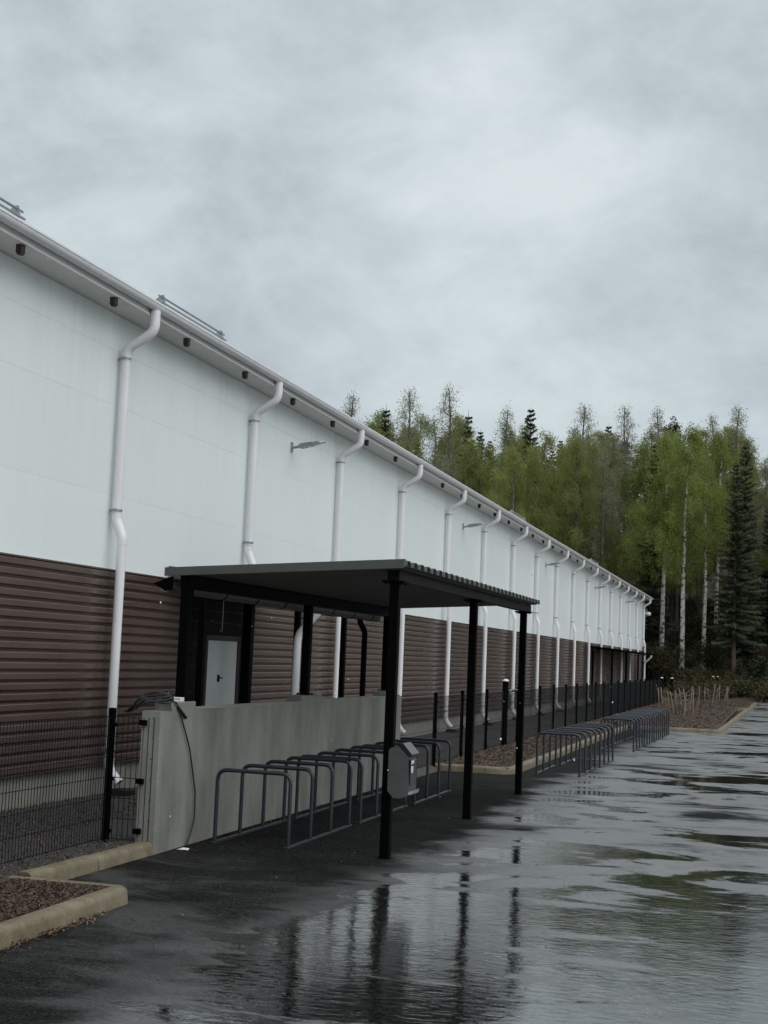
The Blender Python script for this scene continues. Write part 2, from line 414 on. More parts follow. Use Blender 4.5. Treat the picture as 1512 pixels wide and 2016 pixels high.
# ------------------------------------------------------------------ mesh helpers
class MB:
    def __init__(self):
        self.v = []; self.f = []; self.mi = []; self.cur = 0

    def add(self, vs, fs):
        n = len(self.v)
        self.v.extend(tuple(p) for p in vs)
        for f in fs:
            self.f.append(tuple(i + n for i in f)); self.mi.append(self.cur)

    def box(self, x0, x1, y0, y1, z0, z1):
        self.add([(x0, y0, z0), (x1, y0, z0), (x1, y1, z0), (x0, y1, z0), (x0, y0, z1), (x1, y0, z1), (x1, y1, z1), (x0, y1, z1)],
                 [(0, 3, 2, 1), (4, 5, 6, 7), (0, 1, 5, 4), (1, 2, 6, 5), (2, 3, 7, 6), (3, 0, 4, 7)])

    def bbox(self, x0, x1, y0, y1, z0, z1, c=0.004):
        """box with chamfered vertical and top edges"""
        def ring(d, z):
            return [(x0 + d, y0, z), (x1 - d, y0, z), (x1, y0 + d, z), (x1, y1 - d, z), (x1 - d, y1, z), (x0 + d, y1, z), (x0, y1 - d, z), (x0, y0 + d, z)]
        a = ring(c, z0); b = ring(c, z1 - c)
        t = [(min(max(p[0], x0 + c), x1 - c), min(max(p[1], y0 + c), y1 - c), z1) for p in ring(c, z1)]
        t = [(x0 + c * 1.6, y0 + c, z1), (x1 - c * 1.6, y0 + c, z1), (x1 - c, y0 + c * 1.6, z1), (x1 - c, y1 - c * 1.6, z1), (x1 - c * 1.6, y1 - c, z1), (x0 + c * 1.6, y1 - c, z1), (x0 + c, y1 - c * 1.6, z1), (x0 + c, y0 + c * 1.6, z1)]
        self.add(a + b + t, [tuple(range(7, -1, -1))] + [(i, (i + 1) % 8, 8 + (i + 1) % 8, 8 + i) for i in range(8)]
                 + [(8 + i, 8 + (i + 1) % 8, 16 + (i + 1) % 8, 16 + i) for i in range(8)] + [tuple(range(16, 24))])

    def sweep(self, prof, path, closed=True, caps=True, up=(0, 0, 1)):
        """profile points (side, up) swept along a path; side = path direction x up"""
        up = Vector(up); P = [Vector(p) for p in path]; rings = []
        for i, p in enumerate(P):
            a = (P[i] - P[i - 1]).normalized() if i else None
            b = (P[i + 1] - P[i]).normalized() if i < len(P) - 1 else None
            t = ((a or b) + (b or a)).normalized()
            s = t.cross(up).normalized()
            k = 1.0
            if a and b:
                k = 1 / max(0.4, math.cos(a.angle(b) / 2)) if a.angle(b) > 1e-5 else 1
            u = s.cross(t).normalized()
            rings.append([p + s * (q[0] * k) + u * q[1] for q in prof])
        n = len(prof); vs = [v for r in rings for v in r]; fs = []
        m = n if closed else n - 1
        for i in range(len(P) - 1):
            for j in range(m):
                k = (j + 1) % n
                fs.append((i * n + j, (i + 1) * n + j, (i + 1) * n + k, i * n + k))
        if caps and closed:
            fs.append(tuple(range(n))); fs.append(tuple(range((len(P) - 1) * n + n - 1, (len(P) - 1) * n - 1, -1)))
        self.add(vs, fs)

    def tube(self, path, r, seg=8, caps=True):
        P = [Vector(p) for p in path]
        rs = r if isinstance(r, (list, tuple)) else [r] * len(P)
        T = []
        for i in range(len(P)):
            a = (P[i] - P[i - 1]) if i else (P[1] - P[0])
            b = (P[i + 1] - P[i]) if i < len(P) - 1 else a
            T.append((a.normalized() + b.normalized()).normalized())
        ref = Vector((0, 0, 1)) if abs(T[0].z) < 0.9 else Vector((1, 0, 0))
        nrm = (ref - T[0] * ref.dot(T[0])).normalized()
        vs = []
        for i, p in enumerate(P):
            nrm = (nrm - T[i] * nrm.dot(T[i])).normalized()
            bi = T[i].cross(nrm)
            for j in range(seg):
                a = 2 * math.pi * j / seg
                vs.append(p + (nrm * math.cos(a) + bi * math.sin(a)) * rs[i])
        fs = []
        for i in range(len(P) - 1):
            for j in range(seg):
                k = (j + 1) % seg
                fs.append((i * seg + j, i * seg + k, (i + 1) * seg + k, (i + 1) * seg + j))
        if caps:
            fs.append(tuple(range(seg - 1, -1, -1))); fs.append(tuple((len(P) - 1) * seg + j for j in range(seg)))
        self.add(vs, fs)

    def mesh(self, name, mats, origin=(0, 0, 0), smooth=None):
        me = bpy.data.meshes.new(name)
        ox, oy, oz = origin
        me.from_pydata([(x - ox, y - oy, z - oz) for x, y, z in self.v], [], self.f)
        if not isinstance(mats, (list, tuple)):
            mats = [mats]
        for mm in mats:
            me.materials.append(mm)
        if len(mats) > 1:
            me.polygons.foreach_set('material_index', self.mi)
        if smooth is not None:
            me.polygons.foreach_set('use_smooth', [True] * len(me.polygons))
            me.update()
            me.set_sharp_from_angle(angle=R(smooth))
        me.update()
        return me


def np_mesh(name, V, F, mats, mi=None, smooth=False):
    """V (n,3), F (m,3|4) arrays"""
    me = bpy.data.meshes.new(name)
    k = F.shape[1]
    me.vertices.add(len(V)); me.vertices.foreach_set('co', V.astype(np.float32).ravel())
    me.loops.add(F.size); me.loops.foreach_set('vertex_index', F.astype(np.int32).ravel())
    me.polygons.add(len(F)); me.polygons.foreach_set('loop_start', np.arange(0, F.size, k, dtype=np.int32))
    for mm in mats:
        me.materials.append(mm)
    if mi is not None:
        me.polygons.foreach_set('material_index', mi.astype(np.int32))
    me.update(calc_edges=True)
    return me


def link(name, me, parent=None, loc=(0, 0, 0)):
    o = bpy.data.objects.new(name, me)
    COL.objects.link(o)
    o.location = loc
    if parent is not None:
        o.parent = parent
    return o


def thing(name, label, cat, loc=(0, 0, 0), group=None, rotz=0.0):
    o = bpy.data.objects.new(name, None)
    o.empty_display_size = 0.2
    COL.objects.link(o)
    o.location = loc; o.rotation_euler = (0, 0, rotz)
    o['label'] = label; o['category'] = cat
    if group:
        o['group'] = group
    return o


def tag(o, label=None, cat=None, group=None, kind=None):
    for k, v in (('label', label), ('category', cat), ('group', group), ('kind', kind)):
        if v:
            o[k] = v
    return o


def rel(root):
    return tuple(root.location)


def part(name, mb, m, root, smooth=None, base=None):
    """mesh given in world coordinates, linked under root (which is unrotated)"""
    org = base if base is not None else rel(root)
    return link(name, mb.mesh(name, m, org, smooth), root)


def dup(root, loc=None, label=None, group=None, rotz=None, scale=None):
    r = root.copy(); COL.objects.link(r)
    if loc is not None:
        r.location = loc
    if rotz is not None:
        r.rotation_euler = (0, 0, rotz)
    if scale is not None:
        r.scale = scale
    if label:
        r['label'] = label
    if group:
        r['group'] = group
    for ch in list(root.children):
        c = ch.copy(); COL.objects.link(c); c.parent = r
        for g in list(ch.children):
            d = g.copy(); COL.objects.link(d); d.parent = c
    return r


# ------------------------------------------------------------------ ground, hill, asphalt
def hill(x, y):
    t = np.clip((y - 72.0) / 62.0, 0, 1.6)
    base = 13.0 * t ** 1.25
    return base * (0.85 + 0.15 * np.sin(x * 0.11 + 1.0) + 0.05 * np.sin(x * .37 + y * .2))


xs = np.concatenate([np.linspace(-900, -80, 12), np.linspace(-70, 40, 56), np.linspace(50, 900, 12)])
ys = np.concatenate([np.linspace(-900, -30, 10), np.linspace(-20, 66, 12), np.linspace(68, 180, 57), np.linspace(200, 1200, 12)])
gx, gy = np.meshgrid(xs, ys)
rr = np.random.default_rng(3)
gz = hill(gx, gy) - 0.03
gz += np.where(gy > 77, rr.normal(0, 0.12, gz.shape), 0)
V = np.stack([gx.ravel(), gy.ravel(), gz.ravel()], 1)
nx = len(xs); idx = np.arange(len(V)).reshape(len(ys), nx)
F = np.stack([idx[:-1, :-1], idx[:-1, 1:], idx[1:, 1:], idx[1:, :-1]], -1).reshape(-1, 4)
ground = link('ground', np_mesh('ground', V, F, [M['forest_floor']]))
tag(ground, kind='structure')


def sheet(name, pts, z, m, kind='structure'):
    mb = MB(); mb.add([(x, y, z) for x, y in pts], [tuple(range(len(pts)))])
    return tag(link(name, mb.mesh(name, m)), kind=kind)


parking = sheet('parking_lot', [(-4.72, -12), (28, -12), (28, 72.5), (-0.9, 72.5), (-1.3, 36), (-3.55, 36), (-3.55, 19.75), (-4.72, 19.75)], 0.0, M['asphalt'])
gravel = MB()
gravel.add([(-6.95, -2, 0.0), (-4.66, -2, 0.088), (-4.66, 19.6, 0.075), (-6.95, 19.6, 0.0), (-4.66, 78, 0.075), (-6.95, 78, 0.0)], [(0, 1, 2, 3), (3, 2, 4, 5)])
gravel.add([(-4.66, 17.36, 0.078), (-4.66, 19.6, 0.075), (-4.54, 19.6, -0.01), (-4.54, 17.36, -0.01)], [(0, 3, 2, 1)])
tag(link('gravel_strip', gravel.mesh('gravel_strip', M['gravel'])), kind='structure')

# asphalt joint, ragged and half filled
jt = MB()
a = Vector((-2.35, 6.25, 0.004)); b_ = Vector((-0.7, 6.9, 0.004)); n_ = 60
sd = (b_ - a).cross(Vector((0, 0, 1))).normalized()
pts = [a.lerp(b_, i / n_) + sd * (random.uniform(-.006, .006) + .012 * math.sin(i * .21)) for i in range(n_ + 1)]
wd = [max(0.0012, random.gauss(.0055, .003)) for _ in pts]
for i in range(n_):
    if random.random() < .85:
        jt.add([pts[i] - sd * wd[i], pts[i + 1] - sd * wd[i + 1], pts[i + 1] + sd * wd[i + 1], pts[i] + sd * wd[i]], [(0, 1, 2, 3)])
tag(link('asphalt_joint', jt.mesh('asphalt_joint', M['joint'])), kind='structure')

# ------------------------------------------------------------------ kerbs
KP = [(-0.012, -0.05), (0.0, 0.060), (0.005, 0.078), (0.015, 0.091), (0.030, 0.098), (0.045, 0.1), (0.105, 0.098), (0.105, -0.05)]


def kerb(path, root, length=0.83):
    """stones along a polyline; the road lies to the left of the path"""
    P = [Vector((x, y, 0)) for x, y in path]
    L = [0.0]
    for i in range(len(P) - 1):
        L.append(L[-1] + (P[i + 1] - P[i]).length)

    def at(s):
        for i in range(len(P) - 1):
            if s <= L[i + 1] + 1e-9:
                return P[i].lerp(P[i + 1], (s - L[i]) / (L[i + 1] - L[i]))
        return P[-1]
    n = max(1, round(L[-1] / length)); d = L[-1] / n
    for k in range(n):
        s0, s1 = k * d + 0.004, (k + 1) * d - 0.004
        pts = [at(s0)] + [P[i] for i in range(1, len(P) - 1) if s0 + 0.01 < L[i] < s1 - 0.01] + [at(s1)]
        j = Vector((random.uniform(-.003, .003), 0, random.uniform(-.003, .002)))
        mb = MB(); mb.sweep(KP, [p + j for p in pts])
        part('kerb_stone', mb, M['kerb'], root, smooth=50)
    bed = MB()   # mortar core just inside the stones
    bed.sweep([(0.012, -0.04), (0.02, 0.05), (0.04, 0.078), (0.095, 0.08), (0.095, -0.04)], P)
    part('mortar_bed', bed, M['joint'], root)


def arc(cx, cy, r, a0, a1, n=5):
    return [(cx + r * math.cos(R(a0 + (a1 - a0) * i / n)), cy + r * math.sin(R(a0 + (a1 - a0) * i / n))) for i in range(n + 1)]


def kerbs(label, paths, loc):
    root = bpy.data.objects.new('kerb', None); COL.objects.link(root); root.location = loc
    tag(root, label, None, None, 'structure')
    for p in paths:
        kerb(p, root)
    return root


# near bed: long side, rounded corner, cross side (road on the left of travel)
kerbs('wet beige kerb round the near mulch bed', [
    [(-4.68, 8.20), (-4.2, 8.22)] + arc(-3.96, 8.11, 0.11, 90, 0, 5) + [(-3.85, 7.35)],
    [(-3.85, 7.35), (-3.853, 2.0)]], (-3.9, 8.2, 0))
kerbs('beige kerb running into the end of the concrete wall', [[(-4.585, 10.08), (-4.60, 8.5), (-4.62, 8.31)]], (-4.6, 10.0, 0))
kerbs('pale kerb along the mulch bed beside the bike racks', [
    [(-3.5, 35.75)] + [(-3.5, 19.95)] + arc(-3.8, 19.88, 0.3, 0, -90, 6) + [(-4.72, 19.58)]], (-3.5, 20, 0))
kerbs('pale kerb round the far planted bed with stakes', [
    [(-0.80, 68.0), (-1.24, 36.0)] + arc(-1.34, 35.9, 0.1, 0, -90, 4) + [(-3.48, 35.78)],
    [(-0.95, 57.5), (-4.5, 57.1)]], (-1.2, 36, 0))


def bed_sheet(name, x0, x1, y0, y1, z, n, m, amp, seed):
    g = np.random.default_rng(seed)
    ax = np.linspace(x0, x1, n[0]); ay = np.linspace(y0, y1, n[1])
    X, Y = np.meshgrid(ax, ay)
    Z = z + g.normal(0, amp, X.shape)
    V = np.stack([X.ravel(), Y.ravel(), Z.ravel()], 1); idx = np.arange(len(V)).reshape(len(ay), len(ax))
    F = np.stack([idx[:-1, :-1], idx[:-1, 1:], idx[1:, 1:], idx[1:, :-1]], -1).reshape(-1, 4)
    return tag(link(name, np_mesh(name, V, F, [m])), kind='structure')


bed_sheet('mulch_bed', -4.68, -3.93, 1.0, 8.15, 0.082, (28, 240), M['mulch'], 0.011, 1)
bed_sheet('mulch_bed', -4.72, -3.58, 19.66, 36.0, 0.085, (22, 220), M['mulch'], 0.014, 2)
bed_sheet('mulch_bed', -4.6, -1.33, 35.88, 57.0, 0.09, (40, 180), M['mulch'], 0.018, 3)
bed_sheet('mulch_bed', -4.6, -0.95, 57.5, 68.0, 0.09, (40, 90), M['mulch'], 0.018, 4)


def flakes(name, boxes, n, size, m, seed, thick=0.35, zfun=None, kind='stuff'):
    """n small bent chips scattered over boxes (x0,x1,y0,y1,z)"""
    g = np.random.default_rng(seed)
    area = np.array([(b[1] - b[0]) * (b[3] - b[2]) for b in boxes]); pick = g.choice(len(boxes), n, p=area / area.sum())
    B = np.array(boxes)[pick]
    x = g.uniform(B[:, 0], B[:, 1]); y = g.uniform(B[:, 2], B[:, 3]); z = B[:, 4]
    C = np.stack([x, y, z], 1)
    s = g.uniform(size[0], size[1], n)
    th = g.uniform(0, 2 * np.pi, n); tl = g.normal(0, 0.45, n); tw = g.normal(0, 0.45, n)
    u = np.stack([np.cos(th) * np.cos(tl), np.sin(th) * np.cos(tl), np.sin(tl)], 1)
    w = np.stack([-np.sin(th) * np.cos(tw), np.cos(th) * np.cos(tw), np.sin(tw)], 1) * thick
    k = np.cross(u, w); k /= np.linalg.norm(k, axis=1)[:, None]; k *= np.sign(k[:, 2:3] + 1e-9)
    S = s[:, None]
    V = np.stack([C - u * S, C - w * S + k * S * .25, C + u * S, C + w * S + k * S * .25], 1)
    V[:, :, 2] += g.uniform(0.0, 0.012, n)[:, None]
    F = np.arange(4 * n).reshape(n, 4)
    T = np.concatenate([F[:, [0, 1, 2]], F[:, [0, 2, 3]]])
    return tag(link(name, np_mesh(name, V.reshape(-1, 3), T, [m])), kind=kind)


flakes('bark_mulch', [(-4.62, -3.97, 4.5, 8.1, 0.088)], 14000, (0.005, 0.019), M['chip'], 11)
flakes('bark_mulch', [(-4.6, -3.62, 19.72, 35.7, 0.092)], 12000, (0.008, 0.028), M['chip'], 12)
flakes('bark_mulch', [(-4.55, -1.4, 36.0, 57, 0.1), (-4.5, -1.0, 57.6, 67.9, 0.1)], 14000, (0.012, 0.045), M['chip'], 13)
flakes('gravel', [(-5.6, -4.70, 7.9, 10.4, 0.078), (-6.8, -5.6, 7.5, 13.0, 0.04)], 9000, (0.005, 0.013), M['stone'], 14, thick=0.8)
flakes('leaf_litter', [(-3.84, -3.77, 6.55, 7.0, 0.006), (-3.84, -3.75, 7.0, 7.75, 0.006), (-3.84, -3.79, 5.0, 6.6, .006)], 300, (0.006, 0.02), M['leaf_litter'], 15, thick=0.4)
flakes('leaf_litter', [(-4.5, -0.5, 6.5, 12, 0.005), (-4.4, -3.0, 10.3, 16.5, 0.005)], 160, (0.004, 0.012), M['leaf_litter'], 16, thick=0.5)
flakes('leaf_litter', [(-4.56, -4.35, 10.1, 17, 0.005), (-4.58, -4.5, 8.4, 10.1, 0.005)], 260, (0.004, 0.012), M['chip'], 17, thick=0.6)

# ------------------------------------------------------------------ warehouse
WX = -6.93            # outer face of the white wall
Y0, Y1 = 1.79, 78.0
PY = [13.64 + 3.95 * k for k in range(-2, 17)]     # downpipes
BAYS = [Y0] + [y for y in PY if y > Y0 + .5] + [Y1]
wh = thing('warehouse', 'long white and brown metal warehouse running along the wet car park', 'warehouse', (WX, 40, 0))
shell = MB()
shell.box(-45, WX - 0.06, Y0 + .02, Y1 - 0.04, 0.0, 5.12)
part('wall', shell, M['seam'], wh)
ROWS = [(2.40, 3.20), (3.20, 4.17), (4.17, 4.766), (4.766, 5.16)]
cache = {}
for i in range(len(BAYS) - 1):
    a, b_ = BAYS[i], BAYS[i + 1]; L = round(b_ - a, 3)
    for (z0, z1) in ROWS:
        key = ('p', L, z0)
        if key not in cache:
            mb = MB(); g = 0.0004; c = 0.0009
            # chamfered front
            y0, y1, q0, q1 = g, L - g, z0 + g, z1 - g
            mb.add([(-.055, y0, q0), (-.055, y1, q0), (-.055, y1, q1), (-.055, y0, q1),
                    (-c, y0, q0), (-c, y1, q0), (-c, y1, q1), (-c, y0, q1),
                    (0, y0 + c, q0 + c), (0, y1 - c, q0 + c), (0, y1 - c, q1 - c), (0, y0 + c, q1 - c)],
                   [(0, 1, 5, 4), (1, 2, 6, 5), (2, 3, 7, 6), (3, 0, 4, 7), (4, 5, 9, 8), (5, 6, 10, 9), (6, 7, 11, 10), (7, 4, 8, 11), (8, 9, 10, 11)])
            cache[key] = mb.mesh('wall_panel', M['white_panel'])
        o = link('wall_panel', cache[key], wh, (0, a - 40, 0))
    key = ('s', L)
    if key not in cache:
        mb = MB(); n = 21; z1 = 2.392; p = (2.392 - 0.325) / n; xo, xi = 0.038, 0.004
        prof = []
        for k in range(n):
            zt = z1 - k * p
            prof += [(xi, zt - 0.002), (xo - .003, zt - 0.023), (xo, zt - 0.027), (xo, zt - p + 0.021), (xo - .003, zt - p + 0.017), (xi, zt - p + 0.010)]
        prof.append((xi, 0.325))
        vs = [(x, y, z) for y in (0.0015, L - 0.0015) for x, z in prof]; m_ = len(prof)
        mb.add(vs, [(j, j + 1, m_ + j + 1, m_ + j) for j in range(m_ - 1)])
        cache[key] = mb.mesh('cladding_sheet', M['brown'])
    link('cladding_sheet', cache[key], wh, (0, a - 40, 0))
fl = MB(); fl.sweep([(0.0, 0.0), (0.05, -0.006), (0.05, -0.022), (0.046, -0.022), (0.046, -0.010), (0, -0.004)], [(WX - 0.01, Y0, 2.404), (WX - 0.01, Y1, 2.404)])
part('flashing', fl, M['brown'], wh)
dr = MB(); dr.box(WX - .04, WX + 0.045, Y0, Y1, 0.312, 0.325)
part('drip_flashing', dr, M['brown'], wh)
pl = MB(); pl.box(WX - 0.058, WX - 0.005, Y0, Y1 - .02, -0.1, 0.311)
part('plinth', pl, M['plinth'], wh)
# far gable end cladding
ge = MB(); ge.box(-45, WX - 0.01, Y1 - 0.038, Y1, 2.40, 5.12); part('gable_wall', ge, M['white_panel'], wh)
ge = MB(); ge.box(-45, WX + 0.02, Y1 - 0.036, Y1 + .004, 0, 2.397); part('gable_cladding', ge, M['brown'], wh)
# roof with eave
rf = MB()
ev = (-6.58, 5.25)
prof = [(ev[0], ev[1]), (ev[0], ev[1] + 0.07), (-26, 6.62), (-45.4, 5.3), (-45.4, 5.2), (-26, 6.5)]
ya, yb = Y0, Y1 + 0.35
n = len(prof)
rf.add([(x, y, z) for y in (ya, yb) for x, z in prof], [(i, (i + 1) % n, n + (i + 1) % n, n + i) for i in range(n)] + [tuple(range(n - 1, -1, -1)), tuple(range(n, 2 * n))])
part('roof', rf, M['white_trim'], wh)
so = MB(); so.box(WX - 0.04, -6.572, Y0, yb, 5.163, 5.185); part('soffit', so, M['soffit'], wh)
fa = MB(); fa.box(-6.602, -6.587, Y0, yb, 5.186, 5.30); part('fascia', fa, M['white_trim'], wh)
# half-round gutter
gut = MB(); gp = []
cxg, czg, rg = -6.525, 5.272, 0.054
for i in range(11):
    a = R(180 + 18 * i); gp.append((-(0) + rg * math.cos(a), rg * math.sin(a)))
gp += [(rg * 1.0, 0.018), (rg * 1.14, 0.018), (rg * 1.14, 0.006)]
gp += [((rg - .006) * math.cos(R(360 - 18 * i)), (rg - .006) * math.sin(R(360 - 18 * i))) for i in range(11)]
gut.sweep(gp, [(cxg, Y0, czg), (cxg, Y1 + 0.38, czg)])
part('gutter', gut, M['gutter'], wh, smooth=40)
edge = MB(); edge.sweep([(0.0, 0), (0.09, -0.012), (0.09, -0.026), (0.086, -0.026), (0.086, -.016), (0, -.004)], [(-6.60, Y0, 5.338), (-6.60, Y1 + .36, 5.338)])
part('eave_flashing', edge, M['white_trim'], wh)
# gutter sleeves at the pipe outlets and joints
me_b = None
for k in range(-4, 37):
    y = 10.99 + 1.87 * k
    if y < Y0 + .3 or y > Y1:
        continue
    if me_b is None:
        mb = MB(); mb.box(-6.66, -6.603, -0.035, 0.035, 5.085, 5.162); mb.box(-6.652, -6.61, -0.028, .028, 5.07, 5.085)
        me_b = mb.mesh('rafter_block', M['dark_brown'], (WX, 0, 0))
    link('rafter_block', me_b, wh, (0, y - 40, 0))
# downpipes
mb = MB()
XU = WX + 0.085; XL = WX + 0.165


def bend(p, q, r_, s, n=4):
    """rounded corner between p-q-r"""
    p, q, r_ = Vector(p), Vector(q), Vector(r_)
    a = q + (p - q).normalized() * s; b = q + (r_ - q).normalized() * s
    return [a.lerp(q, t).lerp(q.lerp(b, t), t) for t in [i / n for i in range(n + 1)]]


def pathr(pts, s):
    out_ = [Vector(pts[0])]
    for i in range(1, len(pts) - 1):
        out_ += bend(pts[i - 1], pts[i], pts[i + 1], s)
    return out_ + [Vector(pts[-1])]


RP = 0.054
up_neck = MB()
pp = pathr([(cxg, 0, 5.215), (cxg, 0, 4.985), (XU, 0, 4.80), (XU, 0, 4.66)], 0.085)
up_neck.tube(pp, RP, 14)
for s in range(7):        # crimped bend rings
    p = pp[1].lerp(pp[5], s / 6) if s < 4 else pp[6].lerp(pp[9], (s - 3) / 4)
me_neck = up_neck.mesh('pipe_elbow', M['white_pipe'], (WX, 0, 0), 40)
mb = MB(); mb.tube([(XU, 0, 4.67), (XU, 0, 2.99)], RP - .003, 14); me_up = mb.mesh('downpipe', M['white_pipe'], (WX, 0, 0), 40)
mb = MB(); mb.tube(pathr([(XU, 0, 3.01), (XU, 0, 2.93), (XL, 0, 2.74), (XL, 0, 2.66)], 0.035), RP, 14); me_mid = mb.mesh('pipe_elbow', M['white_pipe'], (WX, 0, 0), 35)
mb = MB(); mb.tube([(XL, 0, 2.67), (XL, 0, 0.36)], RP - .003, 14); me_low = mb.mesh('downpipe', M['white_pipe'], (WX, 0, 0), 40)
mb = MB()
pts = pathr([(XL, 0, 0.40), (XL, 0, 0.27), (XL + 0.13, 0, 0.145)], 0.09)
mb.tube(pts, RP, 14, caps=False)
mb.tube(list(reversed(pts)), RP - 0.006, 14, caps=False)
mb.cur = 1
mb.tube([pts[-1] + Vector((-0.02, 0, .02)), pts[-1] + Vector((-0.024, 0, .024))], RP - .006, 14)
me_shoe = mb.mesh('pipe_shoe', [M['white_pipe'], M['gully']], (WX, 0, 0), 40)
mb = MB()
for z in (4.69,):
    mb.tube([(XU, 0, z - .012), (XU, 0, z + .012)], RP + .006, 14); mb.box(WX, XU, -0.012, 0.012, z - .012, z + .012); mb.box(XU - .01, XU + .015, -RP - .03, -RP, z - .012, z + .012)
me_br = mb.mesh('pipe_bracket', M['galv'], (WX, 0, 0), 40)
mb = MB(); mb.bbox(XL + 0.02, XL + 0.24, -0.03, 0.19, 0.0, 0.075, 0.006); mb.cur = 1; mb.box(XL + .04, XL + .22, -.01, .17, .076, .08)
me_gul = mb.mesh('drain_gully', [M['gully'], M['gully']], (WX, 0, 0))
for k, y in enumerate(PY):
    yy = y - 40
    a = link('downpipe', me_up, wh, (0, yy, 0)); link('pipe_elbow', me_neck, a); link('pipe_bracket', me_br, a)
    b2 = link('pipe_bracket', me_br, a); b2.location.z = -1.66
    c = link('downpipe', me_low, wh, (0, yy + random.uniform(-.012, .012), random.uniform(-.03, .02))); c.rotation_euler = (R(random.uniform(-.25, .25)), 0, 0); link('pipe_elbow', me_mid, c); link('pipe_shoe', me_shoe, c)
    q = link('pipe_bracket', me_br, c); q.location = (0.08, 0, -4.2)
    link('drain_gully', me_gul, wh, (0, yy, 0))
# snow guards on the roof edge
me_sb = MB(); me_sb.add([(-6.98, -.006, 5.36), (-6.70, -.006, 5.335), (-6.675, -.006, 5.44), (-6.70, -.006, 5.545), (-6.735, -.006, 5.545),
                         (-6.98, .006, 5.36), (-6.70, .006, 5.335), (-6.675, .006, 5.44), (-6.70, .006, 5.545), (-6.735, .006, 5.545)],
                        [(4, 3, 2, 1, 0), (5, 6, 7, 8, 9), (0, 1, 6, 5), (1, 2, 7, 6), (2, 3, 8, 7), (3, 4, 9, 8), (4, 0, 5, 9)])
me_sb = me_sb.mesh('guard_bracket', M['galv'], (WX, 0, 0))
for (ya, yb2) in ((5.6, 7.4), (9.25, 11.02), (14.2, 15.93), (36.15, 38.05), (52.75, 54.8)):
    mb = MB()
    for (x, z) in ((-6.715, 5.515), (-6.69, 5.445)):
        mb.tube([(x, ya - 0.1, z), (x, yb2 + 0.1, z)], 0.013, 8)
    sg = part('snow_guard', mb, M['galv'], wh, smooth=40)
    for y in (ya, yb2):
        link('guard_bracket', me_sb, sg, (0, y - 40, 0))
# door behind the shelter
dm = MB()
dfr = MB()
me_pl = None
for k in range(14):
    z0 = .33 + k * .145
    pb = MB(); pb.bbox(WX + .03, WX + .048 + random.uniform(0, .004), 15.95, 17.95, z0, z0 + .139, .003)
    part('plank', pb, M['dark_board'], wh)
for bx in ((WX, WX + .075, 16.34, 16.40, 0.3, 1.76), (WX, WX + .075, 17.42, 17.50, 0.3, 1.76), (WX, WX + .075, 16.40, 17.42, 1.70, 1.76)):
    dfr.box(*bx)
dd = part('door', dfr, M['dark_brown'], wh)
for (a, b_) in ((16.405, 16.755), (16.76, 17.415)):
    mb = MB(); mb.bbox(WX + 0.02, WX + 0.062, a, b_, 0.3, 1.695, 0.004); part('door_leaf', mb, M['door'], dd, base=rel(wh))
mb = MB(); mb.box(WX + .062, WX + .072, 16.775, 16.835, 1.17, 1.26); mb.tube([(WX + .07, 16.805, 1.22), (WX + .10, 16.805, 1.22), (WX + .10, 16.845, 1.22)], 0.009, 8)
part('door_handle', mb, M['black'], dd, base=rel(wh))

# wall lamps
def wall_lamp(y, label):
    t = thing('wall_lamp', label, 'wall lamp', (WX, y, 4.6), 'lamps along the white wall')
    mb = MB(); mb.bbox(WX, WX + .018, y - .03, y + .03, 4.525, 4.675, .003); mb.box(WX + .018, WX + .03, y - .012, y + .012, 4.545, 4.56); mb.box(WX + .018, WX + .03, y - .012, y + .012, 4.64, 4.655)
    part('wall_plate', mb, M['galv'], t)
    mb = MB(); mb.tube([(WX + .01, y, 4.592), (WX + .14, y, 4.61)], 0.02, 10); part('arm', mb, M['galv'], t, smooth=40)
    mb = MB(); s = [(WX + .11, .035, 4.59, 4.63), (WX + .16, .06, 4.583, 4.655), (WX + .33, .07, 4.62, 4.675), (WX + .45, .06, 4.655, 4.687), (WX + .52, .03, 4.672, 4.688)]
    vs = []
    for (x, w, a, b_) in s:
        vs += [(x, y - w, a), (x, y + w, a), (x, y + w * .8, b_), (x, y - w * .8, b_)]
    fs = [(3, 2, 1, 0), (16, 17, 18, 19)]
    for i in range(4):
        for j in range(4):
            fs.append((i * 4 + j, i * 4 + (j + 1) % 4, i * 4 + 4 + (j + 1) % 4, i * 4 + 4 + j))
    mb.add(vs, fs); part('lamp_head', mb, M['galv'], t)
    mb = MB(); mb.add([(WX + .27, y - .05, 4.606), (WX + .27, y + .05, 4.606), (WX + .50, y + .03, 4.663), (WX + .50, y - .03, 4.663)], [(0, 1, 2, 3)])
    part('lens', mb, M['box_white'], t)


for y, lb in ((19.33, 'slim grey wall lamp between the second and third downpipes, above the shelter'), (31.2, 'small grey wall lamp just before the sixth downpipe'),
              (43.3, 'small grey wall lamp beyond the eighth downpipe of the white wall'), (55.85, 'tiny grey wall lamp high on the far part of the white wall'),
              (67.9, 'faint grey wall lamp nearest the far corner of the warehouse')):
    wall_lamp(y, lb)
cl = thing('corner_lamp', 'small round white lamp on the far gable corner of the warehouse', 'wall lamp', (WX, Y1, 4.3))
mb = MB(); mb.tube([(WX - .3, Y1, 4.45), (WX - .3, Y1 + .4, 4.45)], .03, 8); part('arm', mb, M['white_pipe'], cl)
mb = MB(); mb.tube([(WX - .02, Y1 + .35, 4.45), (WX + .1, Y1 + .35, 4.45), (WX + .26, Y1 + .35, 4.44), (WX + .32, Y1 + .35, 4.44)], [.06, .11, .11, .05], 12); part('lamp_head', mb, M['white_pipe'], cl, smooth=60)
